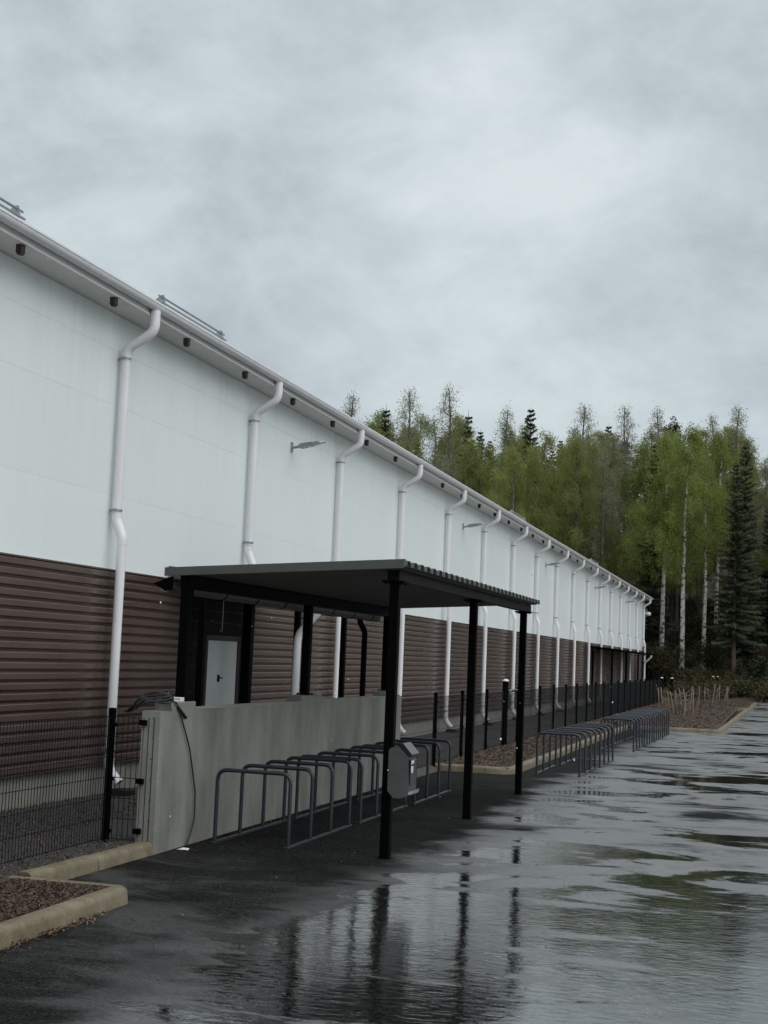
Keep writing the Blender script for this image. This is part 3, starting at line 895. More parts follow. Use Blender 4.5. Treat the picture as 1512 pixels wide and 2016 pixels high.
mb = MB(); mb.tube([(WX - .3, Y1 + .35, 4.45), (WX, Y1 + .35, 4.45)], .03, 8); part('bracket', mb, M['white_pipe'], cl)


# entrance canopies
def canopy(label, y0, y1, xf, zt, posts, pipe_y, loc, near):
    t = thing('entrance_canopy', label, 'canopy', loc, 'canopies on the brown wall')
    mb = MB(); mb.add([(WX + .02, y0, zt + .10), (xf, y0, zt), (xf, y1, zt), (WX + .02, y1, zt + .10), (WX + .02, y0, zt + .18), (xf, y0, zt + .08), (xf, y1, zt + .08), (WX + .02, y1, zt + .18)],
                      [(0, 3, 2, 1), (4, 5, 6, 7), (0, 1, 5, 4), (1, 2, 6, 5), (2, 3, 7, 6), (3, 0, 4, 7)])
    part('canopy_roof', mb, M['black'], t)
    mb = MB(); mb.sweep([(0.09 * math.cos(R(180 + 22.5 * i)) * .6, 0.055 * math.sin(R(180 + 22.5 * i))) for i in range(9)], [(xf + .06, y0, zt + .04), (xf + .06, y1 + .15, zt + .04)])
    part('gutter', mb, M['black'], t, smooth=40)
    for (x, y) in posts:
        hw = .06 if x == -6.5 else .038
        mb = MB(); mb.bbox(x - hw, x + hw, y - hw, y + hw, 0.0, zt + .03, .006); part('post', mb, M['black'], t)
    mb = MB(); xo = xf + .06
    mb.tube(pathr([(xo, pipe_y, zt + .01), (xo, pipe_y, zt - .22 if near else zt - .1), (xo - .30, pipe_y, zt - .55 if near else zt - .35), (xo - .30, pipe_y, 0.1)], 0.10), 0.05, 12)
    part('downpipe', mb, M['white_pipe'], t, smooth=40)
    return t


cn = canopy('dark entrance canopy on posts behind the bike shelter over the pale door', 15.2, 18.3, -5.62, 2.36,
            [(-6.42, 15.15), (-6.5, 16.84), (-5.9, 17.02), (-5.9, 19.03)], 16.93, (-6.3, 16.5, 0), True)
mb = MB(); mb.tube([(-6.6, 16.2, 2.36), (-6.6, 16.2, 1.83), (-6.6, 16.17, 1.80), (-6.6, 16.14, 1.81)], .005, 6); part('hook', mb, M['galv'], cn)
canopy('thin dark canopy on black posts at the far end of the brown wall', 54.0, 70.5, -5.75, 2.10,
       [(-6.7, 53.9), (-6.0, 54.2), (-6.0, 59.5), (-6.0, 64.8), (-6.0, 69.9), (-6.6, 77.2)], 68.0, (-6.3, 60, 0), False)

# ------------------------------------------------------------------ concrete wall
cw = thing('concrete_wall', 'low grey cast concrete wall behind the bike racks', 'wall', (-4.66, 13.6, 0))
mb = MB(); XA, XB = -4.737, -4.577
segs = [(10.085, 10.30, 1.092), (10.30, 10.75, 1.158), (10.75, 13.42, 1.098), (13.42, 14.08, 1.158), (14.08, 16.6, 1.096), (16.6, 17.05, 1.15), (17.05, 17.38, 1.09)]
bd = MB(); c = 0.006
bd.add([(XA, 10.085, -.1), (XB - c, 10.085, -.1), (XB, 10.085 + c, -.1), (XB, 17.38, -.1), (XA, 17.38, -.1),
        (XA, 10.085, 1.09), (XB - c, 10.085, 1.09), (XB, 10.085 + c, 1.09), (XB, 17.38, 1.09), (XA, 17.38, 1.09)],
       [(0, 1, 6, 5), (1, 2, 7, 6), (2, 3, 8, 7), (3, 4, 9, 8), (4, 0, 5, 9), (5, 6, 7, 8, 9)])
part('wall_body', bd, M['concrete'], cw)
for (a, b_, z) in segs:
    if z > 1.14:
        mb = MB(); mb.bbox(XA - .002, XB + .002, a, b_, 1.04, z, .006); part('post_pad', mb, M['concrete'], cw)
mb = MB()
for (a, b_) in ((10.75, 13.42), (14.08, 16.6)):
    mb.box(XA - .004, XB + 0.003, a + .002, b_ - .002, 1.0905, 1.098)
part('coping', mb, M['plinth'], cw)

# ------------------------------------------------------------------ bike shelter
sh = thing('bike_shelter', 'black steel bike shelter with corrugated roof over the near racks', 'bike shelter', (-3.8, 13.8, 0))
ROOF_Y0, ROOF_Y1, RXF, RXB, RZF, RZB = 10.55, 17.08, -2.80, -4.79, 2.300, 2.188


def rz(x):
    return RZB + (RZF - RZB) * (x - RXB) / (RXF - RXB)


pr = []; pit = 0.22; y = ROOF_Y0
while y < ROOF_Y1 - .12:
    pr += [(y, 0), (y + .09, 0), (y + .11, .042), (y + .20, .042)]
    y += pit
pr.append((y, 0))
mb = MB(); n = len(pr)
vs = [(x, a, rz(x) + b_ + d) for x in (RXF, RXB) for d in (0.0, 0.006) for a, b_ in pr]
fs = []
for j in range(n - 1):
    fs += [(n + j, n + j + 1, 3 * n + j + 1, 3 * n + j), (j, 2 * n + j, 2 * n + j + 1, j + 1), (j, j + 1, n + j + 1, n + j), (2 * n + j, 3 * n + j, 3 * n + j + 1, 2 * n + j + 1)]
mb.add(vs, fs)
part('roof_sheet', mb, M['black_roof'], sh)
mb = MB(); cy = [ROOF_Y0 + .02 + .04 * i for i in range(int((ROOF_Y1 - ROOF_Y0) / .04))]
cv = [(x, a + d, rz(x) - .006 - q) for x in (RXF - .03, RXB + .03) for a in cy for d, q in ((0, 0), (.03, 0), (.034, .003), (.037, .003))]
nn_ = len(cv) // 2
mb.add(cv, [(i, i + 1, nn_ + i + 1, nn_ + i) for i in range(nn_ - 1)])
part('ceiling_sheet', mb, M['ceiling'], sh)
mb = MB()
for yy in (ROOF_Y0 - .012,):
    mb.add([(RXF + .005, yy - .012, RZF - .018), (RXB - .03, yy - .012, RZB - .018), (RXB - .03, yy - .012, RZB + .052), (RXF + .005, yy - .012, RZF + .052),
            (RXF + .005, yy + .05, RZF + .053), (RXB - .03, yy + .05, RZB + .053), (RXF + .005, yy + .0, RZF - .018), (RXB - .03, yy + .0, RZB - .018)],
           [(1, 0, 3, 2), (2, 3, 4, 5), (0, 1, 7, 6), (6, 4, 3, 0), (1, 2, 5, 7)])
part('verge_flashing', mb, M['trim_grey'], sh)
POSTY = [10.88, 13.95, 16.88]
mb = MB(); mb.bbox(-3.0, -2.90, 10.80, 17.12, 2.196, 2.284, .006); part('front_beam', mb, M['beam'], sh)
mb = MB(); mb.bbox(-4.71, -4.61, 10.60, 17.02, 2.075, 2.182, .006); part('rear_beam', mb, M['black'], sh)
for y in POSTY:
    mb = MB(); mb.bbox(-2.99, -2.912, y - .039, y + .039, 0.004, 2.181, .006)
    p = part('post', mb, M['black'], sh)
    mb = MB(); mb.bbox(-3.045, -2.857, y - .09, y + .09, 2.18, 2.1955, .003)
    for (a, b_) in ((-.064, -.064), (.064, -.064), (-.064, .064), (.064, .064)):
        mb.tube([(-2.951 + a, y + b_, 2.168), (-2.951 + a, y + b_, 2.182)], .011, 6)
    part('flange_plate', mb, M['black'], p, base=rel(sh))
    mb = MB(); mb.bbox(-2.998, -2.904, y - .047, y + .047, 0.0, .006, .002); part('base_plate', mb, M['black'], p, base=rel(sh))
for i, y in enumerate((10.64, 13.76, 16.85)):
    mb = MB(); mb.bbox(-4.70, -4.615, y - .042, y + .042, 1.16, 2.076, .006); p = part('post', mb, M['black'], sh)
    mb = MB(); mb.bbox(-4.73, -4.585, y - .075, y + .075, 1.159, 1.168, .003)
    for (a, b_) in ((-.055, -.058), (.055, -.058), (-.055, .058), (.055, .058)):
        mb.tube([(-4.657 + a, y + b_, 1.167), (-4.657 + a, y + b_, 1.182)], .009, 6)
    part('base_plate', mb, M['black'], p, base=rel(sh))
# rear gutter
gq = []
for i in range(9):
    a = R(180 + 22.5 * i); gq.append((0.07 * math.cos(a), 0.075 * math.sin(a)))
gq += [(0.063 * math.cos(R(360 - 22.5 * i)), 0.068 * math.sin(R(360 - 22.5 * i))) for i in range(9)]
mb = MB(); mb.sweep(gq, [(-4.84, 10.6, 2.115), (-4.84, 16.95, 2.08)]); ga = part('gutter', mb, M['black_roof'], sh, smooth=40)
for k in range(8):
    y = 11.0 + .8 * k; z = 2.115 - .035 * (y - 10.6) / 6.4
    mb = MB(); mb.sweep([(x * 1.06, q * 1.07) for x, q in gq[:9]] + [(x * 1.0, q * 1.0) for x, q in reversed(gq[:9])], [(-4.84, y, z), (-4.84, y + .022, z)])
    part('gutter_strap', mb, M['black'], ga, base=rel(sh))
mb = MB(); mb.add([(-4.77, 10.596, 2.175), (-4.95, 10.596, 2.11), (-4.84, 10.596, 2.05), (-4.77, 10.596, 2.06)] + [(-4.77, 10.60, 2.175), (-4.95, 10.60, 2.11), (-4.84, 10.60, 2.05), (-4.77, 10.60, 2.06)],
                  [(3, 2, 1, 0), (4, 5, 6, 7), (0, 1, 5, 4), (1, 2, 6, 5), (2, 3, 7, 6), (3, 0, 4, 7)])
part('gutter_end_cap', mb, M['black'], ga, base=rel(sh))
mb = MB(); mb.tube(pathr([(-4.84, 16.25, 2.06), (-4.84, 16.25, 1.98), (-4.80, 16.35, 1.88), (-4.80, 16.35, 0.1)], 0.05), .036, 10); part('downpipe', mb, M['black'], sh, smooth=40)

# cable coil and hanging cable on the wall end
cb = thing('cable_coil', 'black cable coiled over the concrete wall end with one end hanging down', 'cable', (-4.62, 10.2, 1.15))
mb = MB(); g = random.Random(5)
for k in range(5):
    pts = []; ph = g.uniform(-.2, .2)
    for i in range(33):
        a = 2 * math.pi * i / 32
        ca, sa = math.cos(a), math.sin(a)
        x = -4.735 + (0.20 - .012 * k) * ca + .03 * math.sin(2 * a + ph); y = 10.17 + .07 * sa + .018 * k
        drop = max(0, -(x + 4.77)) ** 1.0
        z = 1.165 + .016 * k + .012 * math.sin(3 * a + k) - drop * (.55 + .13 * k)
        pts.append((x, y, z))
    mb.tube(pts, 0.0055, 6, caps=False)
part('coil', mb, M['cable'], cb, smooth=60)
mb = MB(); mb.tube([Vector(p) for p in ((-4.60, 10.26, 1.175), (-4.565, 10.33, 1.155), (-4.562, 10.40, 1.08), (-4.560, 10.52, .93), (-4.558, 10.62, .796), (-4.557, 10.71, .60), (-4.557, 10.79, .416), (-4.556, 10.80, .211), (-4.555, 10.74, .09), (-4.552, 10.66, .012))], .0062, 8)
part('hanging_end', mb, M['cable'], cb, smooth=60)
mb = MB(); mb.tube([(-4.60, 10.23, 1.20), (-4.57, 10.36, 1.13), (-4.563, 10.53, 1.03)], .013, 8); part('loose_end', mb, M['cable'], cb, smooth=60)
mb = MB()
for k in range(5):
    mb.tube([(-4.60 + .008 * k, 10.24, 1.24 - .01 * k), (-4.585 + .004 * k, 10.26, 1.17), (-4.57 + .003 * k, 10.29 + .012 * k, 1.08 + .012 * k)], .0022, 4)
part('tape', mb, M['tie'], cb)
bx = thing('junction_box', 'small white plastic box lying on the wall top beside the cable', 'box', (-4.64, 10.52, 1.158))
mb = MB(); mb.bbox(-4.69, -4.59, 10.49, 10.545, 1.159, 1.192, .005); part('case', mb, M['box_white'], bx)
mb = MB()
for k in range(7):
    mb.box(-4.685 + .012 * k, -4.678 + .012 * k, 10.4885, 10.4899, 1.176, 1.183)
part('print', mb, M['ink'], bx)
pg = tag(link('paper_scrap', MB().mesh('x', M['box_white'])), 'crumpled white scrap on the asphalt below the hanging cable', 'litter')
mb = MB(); mb.add([(-.045, -.03, 0.004), (.0, -.04, .008), (.05, -.015, .004), (.04, .03, .012), (-.02, .035, .004), (0, 0, .02)], [(0, 1, 5), (1, 2, 5), (2, 3, 5), (3, 4, 5), (4, 0, 5)])
pg.data = mb.mesh('paper_scrap', M['box_white']); pg.location = (-4.49, 10.45, 0.0)

# ------------------------------------------------------------------ litter bin on the first post
bn = thing('litter_bin', 'stainless steel litter bin with black flap hung on the front shelter post', 'litter bin', (-2.8, 10.85, .5))
prf = [(-2.895, .535), (-2.895, .845), (-2.865, .883), (-2.792, .895), (-2.715, .81), (-2.70, .81), (-2.70, .585), (-2.735, .56), (-2.735, .545), (-2.705, .53), (-2.715, .505), (-2.755, .487), (-2.85, .487)]
prf = [(-2.905, .545), (-2.905, .86), (-2.885, .880), (-2.815, .893), (-2.745, .815), (-2.735, .60), (-2.735, .54), (-2.755, .508), (-2.80, .492), (-2.855, .492)]
ya, yb = 10.70, 10.93; n = len(prf)
mb = MB(); mb.add([(x, y, z) for y in (ya, yb) for x, z in prf], [tuple(range(n)), tuple(range(2 * n - 1, n - 1, -1))] + [(i, n + i, n + (i + 1) % n, (i + 1) % n) for i in range(n)])
part('body', mb, M['stainless'], bn)
mb = MB(); q = [(-2.825, .893), (-2.815, .915), (-2.79, .918), (-2.715, .835), (-2.735, .808)]; n = len(q)
mb.add([(x, y, z) for y in (ya - .004, yb + .004) for x, z in q], [tuple(range(n)), tuple(range(2 * n - 1, n - 1, -1))] + [(i, n + i, n + (i + 1) % n, (i + 1) % n) for i in range(n)])
part('flap', mb, M['lid'], bn)
mb = MB(); mb.add([(-2.735, ya, .545), (-2.70, ya + .02, .56), (-2.70, yb - .02, .56), (-2.735, yb, .545), (-2.735, ya, .525), (-2.705, ya + .02, .53), (-2.705, yb - .02, .53), (-2.735, yb, .525)],
                  [(0, 1, 2, 3), (7, 6, 5, 4), (0, 4, 5, 1), (1, 5, 6, 2), (2, 6, 7, 3), (3, 7, 4, 0)])
part('ash_tray', mb, M['galv'], bn)
mb = MB(); mb.bbox(-2.742, -2.728, ya + .025, yb - .025, .59, .79, .003); part('front_plate', mb, M['lid'], bn)
mb = MB()
for (y0_, y1_, z0, z1) in ((.04, .055, .755, .785), (.065, .08, .76, .785), (.09, .10, .76, .785), (.11, .122, .762, .785), (.04, .052, .70, .742), (.058, .068, .70, .742), (.076, .086, .70, .742), (.092, .1, .70, .74), (.04, .10, .69, .696)):
    mb.box(-2.728, -2.7265, ya + y0_, ya + y1_, z0, z1)
part('lettering', mb, M['box_white'], bn)
mb = MB(); mb.box(-2.912, -2.904, 10.79, 10.91, .56, .86); part('bracket', mb, M['black'], bn)


# ------------------------------------------------------------------ bike racks
def rack(width, hz, pitch, nh, label, group):
    t = thing('bike_rack', label, 'bike rack', (0, 0, 0), group)
    r = 0.017
    me = None
    for k in range(nh):
        if me is None:
            mb = MB(); mb.tube(pathr([(0, 0, 0.012), (0, 0, hz), (width, 0, hz), (width, 0, 0.012)], 0.085), r, 10)
            me = mb.mesh('hoop', M['rack'], (0, 0, 0), 50)
        link('hoop', me, t, (0, pitch * k, 0))
    L = pitch * (nh - 1)
    for x in (0, width):
        mb = MB(); mb.bbox(x - .02, x + .02, -.05, L + .05, 0.0, .018, .003)
        part('base_rail', mb, M['rack'], t, base=(0, 0, 0))
    return t


r0 = rack(0.64, 0.60, 0.565, 4, 'dark bike rack under the shelter nearest the free end of the concrete wall', 'racks under the shelter')
r0.location = (-4.43, 10.95, 0)
dup(r0, (-4.41, 12.94, 0), 'dark bike rack in the middle of the row under the shelter')
dup(r0, (-4.39, 14.95, 0), 'dark bike rack under the shelter behind the litter bin')
r1 = rack(0.61, 0.585, 0.60, 4, 'first open-air bike rack just past the last shelter post', 'racks in the open')
r1.location = (-3.25, 20.05, 0)
dup(r1, (-3.20, 22.03, 0), 'second open-air rack, close behind the one past the last shelter post')
for k, lb in enumerate(('front rack of the long row of hoops farther along the kerb', 'second rack of the long row of hoops along the kerb',
                        'third rack of the long row of hoops along the kerb', 'last rack of the long row of hoops, before the far bed')):
    dup(r1, (-3.12 + .035 * k, 26.6 + 1.90 * k, 0), lb)


# ------------------------------------------------------------------ fences
FZ = (.09, 1.04)
WP = 0.042


def mesh_panel(L, z0=FZ[0], z1=FZ[1]):
    mb = MB(); r = 0.0021
    n = int(L / WP)
    for i in range(n + 1):
        y = L * i / n
        mb.add([(-r, y - r, z0), (r, y - r, z0), (r, y + r, z0), (-r, y + r, z0), (-r, y - r, z1), (r, y - r, z1), (r, y + r, z1), (-r, y + r, z1)], [(0, 1, 5, 4), (1, 2, 6, 5), (2, 3, 7, 6), (3, 0, 4, 7)])
    for k in range(7):
        z = z0 + .006 + (z1 - z0 - .012) * k / 6
        mb.box(-.008, -.003, 0, L, z - .003, z + .003)
    return mb.mesh('mesh_panel', M['fence'])


def fence(label, pts, loc, group=None, post_h=1.10):
    t = thing('mesh_fence', label, 'fence', loc, 'black mesh fences by the warehouse')
    mb = MB(); mb.bbox(-.024, .024, -.024, .024, 0, post_h, .004); mb.cur = 0
    for z in (.15, .55, .97):
        mb.box(.024, .034, -.03, .03, z - .015, z + .015)
    mep = mb.mesh('fence_post', M['black'])
    cch = {}
    for i, (x, y) in enumerate(pts):
        link('fence_post', mep, t, (x - loc[0], y - loc[1], 0))
        if i < len(pts) - 1:
            x2, y2 = pts[i + 1]; L = math.hypot(x2 - x, y2 - y); key = round(L, 2)
            if key not in cch:
                cch[key] = mesh_panel(L)
            o = link('mesh_panel', cch[key], t, (x - loc[0] + .0, y - loc[1], 0)); o.rotation_euler = (0, 0, math.atan2(-(x2 - x), y2 - y))
    return t


f1 = fence('black mesh fence in the lower left corner in front of the first downpipe', [(-5.0, 2.63), (-5.0, 4.5), (-5.0, 6.37), (-5.0, 8.24), (-5.0, 10.10)], (-5, 8, 0))
# drop the lattice at the joint and add the short return to the wall
mb = MB()
me = mesh_panel(0.36)
o = link('mesh_panel', me, f1, (0.01, 2.10, 0)); o.rotation_euler = (0, 0, R(-93))
for z in (.17, .55, 1.0):
    mb = MB(); mb.box(-4.745, -4.69, 10.05, 10.084, z - .02, z + .02); part('wall_clamp', mb, M['black'], f1)
fy = [17.42, 19.55, 21.33, 23.25, 24.92]
fence('black mesh fence from the end of the concrete wall to the capped gate post', [(-4.645, y) for y in fy[:-1]] + [(-4.645, 24.80)], (-4.645, 20, 0))
fy2 = [26.25] + [28.8 + 1.87 * k for k in range(18)]
fence('long black mesh fence from the gate past the racks to the far bed', [(-4.645, y) for y in fy2], (-4.645, 40, 0))
fence('dark mesh fence crossing behind the far end of the stakes', [(-6.4 + .72 * k, 76.6) for k in range(6)], (-4.5, 76.6, 0))


def capped_post(x, y, h, r, label, loc_group):
    t = thing('gate_post', label, 'post', (x, y, 0), loc_group)
    mb = MB(); mb.tube([(x, y, 0), (x, y, h)], r, 14); part('shaft', mb, M['black'], t, smooth=40)
    mb = MB(); mb.tube([(x, y, h), (x, y, h + .012), (x, y, h + .03), (x, y, h + .04)], [r * 1.05, r * 1.05, r * .8, r * .3], 14); part('cap', mb, M['box_white'], t, smooth=50)
    return t


gp1 = capped_post(-4.64, 24.90, 1.22, .055, 'thick black gate post with white cap in the fence beside the shelter', 'white-capped gate posts')
mb = MB(); mb.box(-4.58, -4.55, 24.98, 25.03, .98, 1.06); mb.tube([(-4.6, 25.0, 1.05), (-4.53, 25.05, 1.08), (-4.50, 25.5, 1.06)], .012, 6); part('latch', mb, M['galv'], gp1)
# gate leaf between the capped post and the next fence post
gt = thing('gate', 'narrow black mesh gate between the capped post and the next fence post', 'gate', (-4.645, 25.6, 0))
me = mesh_panel(1.12, .12, 1.0); link('mesh_panel', me, gt, (0, -.56, 0))
for y in (25.04, 26.16):
    mb = MB(); mb.box(-4.66, -4.63, y - .015, y + .015, .08, 1.05); part('stile', mb, M['black'], gt)
for z in (.09, 1.03):
    mb = MB(); mb.box(-4.658, -4.632, 25.056, 26.144, z - .015, z + .015); part('rail', mb, M['black'], gt)
capped_post(-4.62, 60.9, 1.10, .06, 'black gate post with white cap at the far corner of the long fence', 'white-capped gate posts')
capped_post(-4.22, 61.2, 1.10, .06, 'white-capped post just right of the far corner of the long fence', 'white-capped gate posts')
capped_post(-3.10, 75.8, 1.16, .055, 'black post with white cap standing at the foot of the brightest birch', 'white-capped gate posts')
capped_post(-2.86, 75.9, 1.16, .055, 'farthest white-capped black post, right of the brightest birch foot', 'white-capped gate posts')

# ------------------------------------------------------------------ stakes, strings and saplings in the far bed
g = random.Random(21)
stakes = []
rows = [(-2.7, 44.67), (-3.01, 46.28), (-2.55, 47.06), (-3.19, 47.66), (-2.9, 49.4), (-3.48, 49.6), (-2.86, 50.76), (-3.12, 50.94), (-3.9, 52.23), (-4.05, 52.68), (-2.82, 54.36), (-2.93, 59.06), (-2.59, 60.69), (-2.38, 61.14), (-2.59, 62.61), (-2.36, 64.11), (-3.15, 67.79), (-2.39, 72.12), (-2.23, 72.51), (-2.36, 73.51)]
rows = sorted([(x, y) if y < 67.2 else (x * (66.0 + .2 * k) / y, 66.0 + .2 * k) for k, (x, y) in enumerate([r_ for r_ in rows if r_[1] < 67.2] + [r_ for r_ in rows if r_[1] >= 67.2], -16)], key=lambda r_: r_[1])
for i, (x, y) in enumerate(rows):
    h = g.uniform(.66, .88); lx, ly = g.uniform(-.14, .14), g.uniform(-.2, .2)
    mb = MB(); mb.tube([(0, 0, -.06), (lx, ly, h)], .021, 7)
    o = link('wooden_stake', mb.mesh('wooden_stake', M['stake'], (0, 0, 0), 40)); o.location = (x, y, .07)
    lean = 'leaning right' if lx > .05 else ('leaning left' if lx < -.05 else 'nearly upright')
    od = ('nearest', 'second', 'third', 'fourth', 'fifth', 'sixth', 'seventh', 'eighth', 'ninth', 'tenth', 'eleventh', 'twelfth', 'thirteenth', 'fourteenth', 'fifteenth', 'sixteenth',
          'seventeenth', 'eighteenth', 'nineteenth', 'farthest')[sorted(q[1] for q in rows).index(y)]
    tag(o, 'pale wooden stake %s, %s from the near end of the far bed' % (lean, od), 'stake', 'stakes in the far mulch bed')
    stakes.append((Vector((x, y, .07)), Vector((lx, ly, h))))
st = thing('stake_string', 'slack pale string tied from stake to stake in the far bed', 'string', (-2.5, 50, 0))
for i in range(len(stakes) - 1):
    (b0, d0), (b1, d1) = stakes[i], stakes[i + 1]
    if (b0 - b1).length > 3.2:
        continue
    for lv in (.92, .62):
        p0 = b0 + d0 * lv; p1 = b1 + d1 * (lv - .06)
        mb = MB(); mb.tube([p0.lerp(p1, t) + Vector((0, 0, -.14 * 4 * t * (1 - t))) for t in (0, .25, .5, .75, 1)], .004, 4)
        part('string', mb, M['string'], st)


def sapling(i, x, y):
    g = random.Random(100 + i)
    t = thing('sapling', 'thin bare sapling among the stakes of the far bed', 'sapling', (x, y, .07), 'bare saplings among the stakes')
    mb = MB()
    for k in range(7):
        a = g.uniform(0, 6.28); s = g.uniform(.3, .7); hx = g.uniform(.5, 1.0)
        mb.tube([(x, y, .05), (x + .4 * s * math.cos(a) * .5, y + .4 * s * math.sin(a) * .5, .07 + hx * .5), (x + .5 * s * math.cos(a), y + .5 * s * math.sin(a), .07 + hx)], [.008, .006, .003], 4)
    part('stem', mb, M['twig'], t)
    V = []
    for k in range(60):
        a = g.uniform(0, 6.28); q = g.uniform(0, .3); z = g.uniform(.35, 1.05); p = Vector((q * math.cos(a), q * math.sin(a), z))
        u = Vector((g.uniform(-1, 1), g.uniform(-1, 1), g.uniform(-1, 1))).normalized() * .02; w = Vector((g.uniform(-1, 1), g.uniform(-1, 1), g.uniform(-1, 1))).normalized() * .02
        V += [p, p + u, p + w]
    me = np_mesh('bud', np.array(V), np.arange(len(V)).reshape(-1, 3), [M['leaf_grey']]); link('buds', me, t)
    return t


for i, (x, y) in enumerate(((-3.3, 43.5), (-3.0, 45.6), (-2.9, 47.9), (-2.75, 50.8), (-2.6, 53.2), (-2.4, 56.2), (-2.2, 60.4), (-3.2, 49.9), (-2.1, 64.5))):
    sapling(i, x, y)


# ------------------------------------------------------------------ trees
def leaf_tris(C, size, g, flat=0.0):
    n = len(C)
    u = g.normal(size=(n, 3)); u /= np.linalg.norm(u, axis=1)[:, None]
    w = g.normal(size=(n, 3)); w -= u * (u * w).sum(1)[:, None]; w /= np.linalg.norm(w, axis=1)[:, None]
    s = g.uniform(size[0], size[1], n)[:, None]
    V = np.stack([C - u * s * .6, C + u * s * .6 + w * s * .35, C + w * s * .9 - u * s * .1], 1).reshape(-1, 3)
    return V


def birch(seed, H, bare, dens, leafm, bark, rad, top_sparse):
    g = np.random.default_rng(seed)
    mb = MB()
    n = 9; bend_ = np.cumsum(g.normal(0, .12, (n, 2)), 0) * np.linspace(0, 1, n)[:, None]
    tp = [Vector((bend_[i, 0], bend_[i, 1], H * i / (n - 1) * (1 if i < n - 1 else .985))) for i in range(n)]
    rt = [0.011 * H * (1 - .93 * i / (n - 1)) ** .8 + .006 for i in range(n)]
    rt[0] *= 1.25
    mb.tube(tp, rt, 8)

    def trunk(t):
        i = min(int(t * (n - 1)), n - 2); return tp[i].lerp(tp[i + 1], t * (n - 1) - i)
    C = []; TW = []
    nl = int(46 * (1 - bare) + 10)
    for k in range(nl):
        t = bare + (1 - bare) * ((k + g.uniform()) / nl) ** 0.9
        t = min(t, .985)
        rel_ = (t - bare) / (1 - bare)
        L = rad * (0.22 + 1.0 * math.sin(math.pi * min(1, .22 + .78 * rel_) ** .72) ** .85) * g.uniform(.7, 1.15) * (1 - .6 * rel_ ** 4)
        az = g.uniform(0, 2 * np.pi) + k * 2.4
        el = R(g.uniform(46, 72))
        p0 = trunk(t); d = Vector((math.cos(az) * math.cos(el), math.sin(az) * math.cos(el), math.sin(el)))
        dr_ = Vector((math.cos(az), math.sin(az), -.1))
        p1 = p0 + d * L * .55; p2 = p1 + (d * .6 + dr_ * .6) * L * .4; p3 = p2 + (dr_ * .6 + Vector((0, 0, -.45))) * L * .25
        rb = rt[0] * .24 * (1 - t) + .007
        mb.cur = 1
        mb.tube([p0, p1, p2, p3], [rb, rb * .65, rb * .35, .004], 4, caps=False)
        mb.cur = 0
        A = np.array([p0, p1, p2, p3]); ns = int(8 + L * 8)
        for s in range(ns):
            q = g.uniform(.22, 1.0); i = min(int(q * 3), 2); b0 = A[i] + (A[i + 1] - A[i]) * (q * 3 - i)
            b0 = b0 + g.normal(0, .2, 3)
            ln = g.uniform(.35, 1.05) * (1 - .45 * rel_)
            dd_ = np.array([g.normal(0, .22), g.normal(0, .22), -1.0 if g.uniform() < .72 else .8]) * ln
            TW.append((b0, b0 + dd_))
            cnt = int(dens * g.uniform(.5, 1.5) * (1 - top_sparse * rel_))
            u = g.uniform(0, 1, (cnt, 1))
            C.append(b0 + dd_ * u + g.normal(0, .13, (cnt, 3)))
    C = np.concatenate(C)
    Vl = leaf_tris(C, (.05, .115), g)
    tv = []
    for a, b_ in TW:
        w = g.normal(0, 1, 3); w /= np.linalg.norm(w); tv += [a - w * .008, a + w * .008, b_]
    V = np.concatenate([Vl, np.array(tv)]); F = np.arange(len(V)).reshape(-1, 3)
    mi = np.zeros(len(F)); mi[len(Vl) // 3:] = 1
    return mb.mesh('trunk', [bark, M['twig']], (0, 0, 0), 60), np_mesh('crown', V, F, [leafm, M['twig']], mi)


def spruce(seed, H, rad, bare=.06, leafm=None, gap=.42):
    g = np.random.default_rng(seed)
    mb = MB(); mb.tube([(0, 0, 0), (0.02, 0, H * .5), (0, 0, H)], [.011 * H, .007 * H, .012], 8)
    V = []; z = H * bare
    while z < H - .1:
        t = (z - H * bare) / (H * (1 - bare)); L0 = rad * (1 - t) ** .68 * (.86 + .28 * g.uniform()) + .05
        nb = 7 if t < .75 else 5
        a0 = g.uniform(0, 6.28)
        for k in range(nb):
            a = a0 + 2 * np.pi * k / nb + g.normal(0, .2); L = L0 * g.uniform(.5, 1.2)
            slope = -.38 + .75 * t + g.normal(0, .11); zj = g.normal(0, .13) * min(1, L0)
            d = np.array([math.cos(a), math.sin(a), slope]); side = np.array([-math.sin(a), math.cos(a), 0])
            m_ = max(4, int(L * 11))
            for s in range(m_):
                q = (s + g.uniform(.2, 1)) / m_ * L
                c = np.array([0, 0, z + zj]) + d * q + np.array([0, 0, .18 * (q / max(L0, .1)) ** 2 * L0])
                w = (.34 * (1 - q / (L * 1.05)) + .10) * min(1, .22 + L0 * .6)
                for sg in (-1, 1):
                    tip = c + side * sg * w * g.uniform(.7, 1.2) + d * .16 + np.array([0, 0, -.10 - .12 * g.uniform()])
                    V += [c - d * .07, c + d * .09, tip]
                if g.uniform() < .75:
                    V += [c - d * .09, c + d * .09, c + np.array([0, 0, -.22 * g.uniform(.5, 1.1)]) + d * .03]
        z += gap * (1 - .25 * t) * g.uniform(.75, 1.25)
    V += [np.array([-.035, 0, H - .5]), np.array([.035, 0, H - .5]), np.array([0, 0, H + .3])]
    V = np.array(V)
    return mb.mesh('trunk', M['pine_bark'] if bare > .15 else M['spruce_bark'], (0, 0, 0), 60), np_mesh('crown', V, np.arange(len(V)).reshape(-1, 3), [leafm or M['needle']])


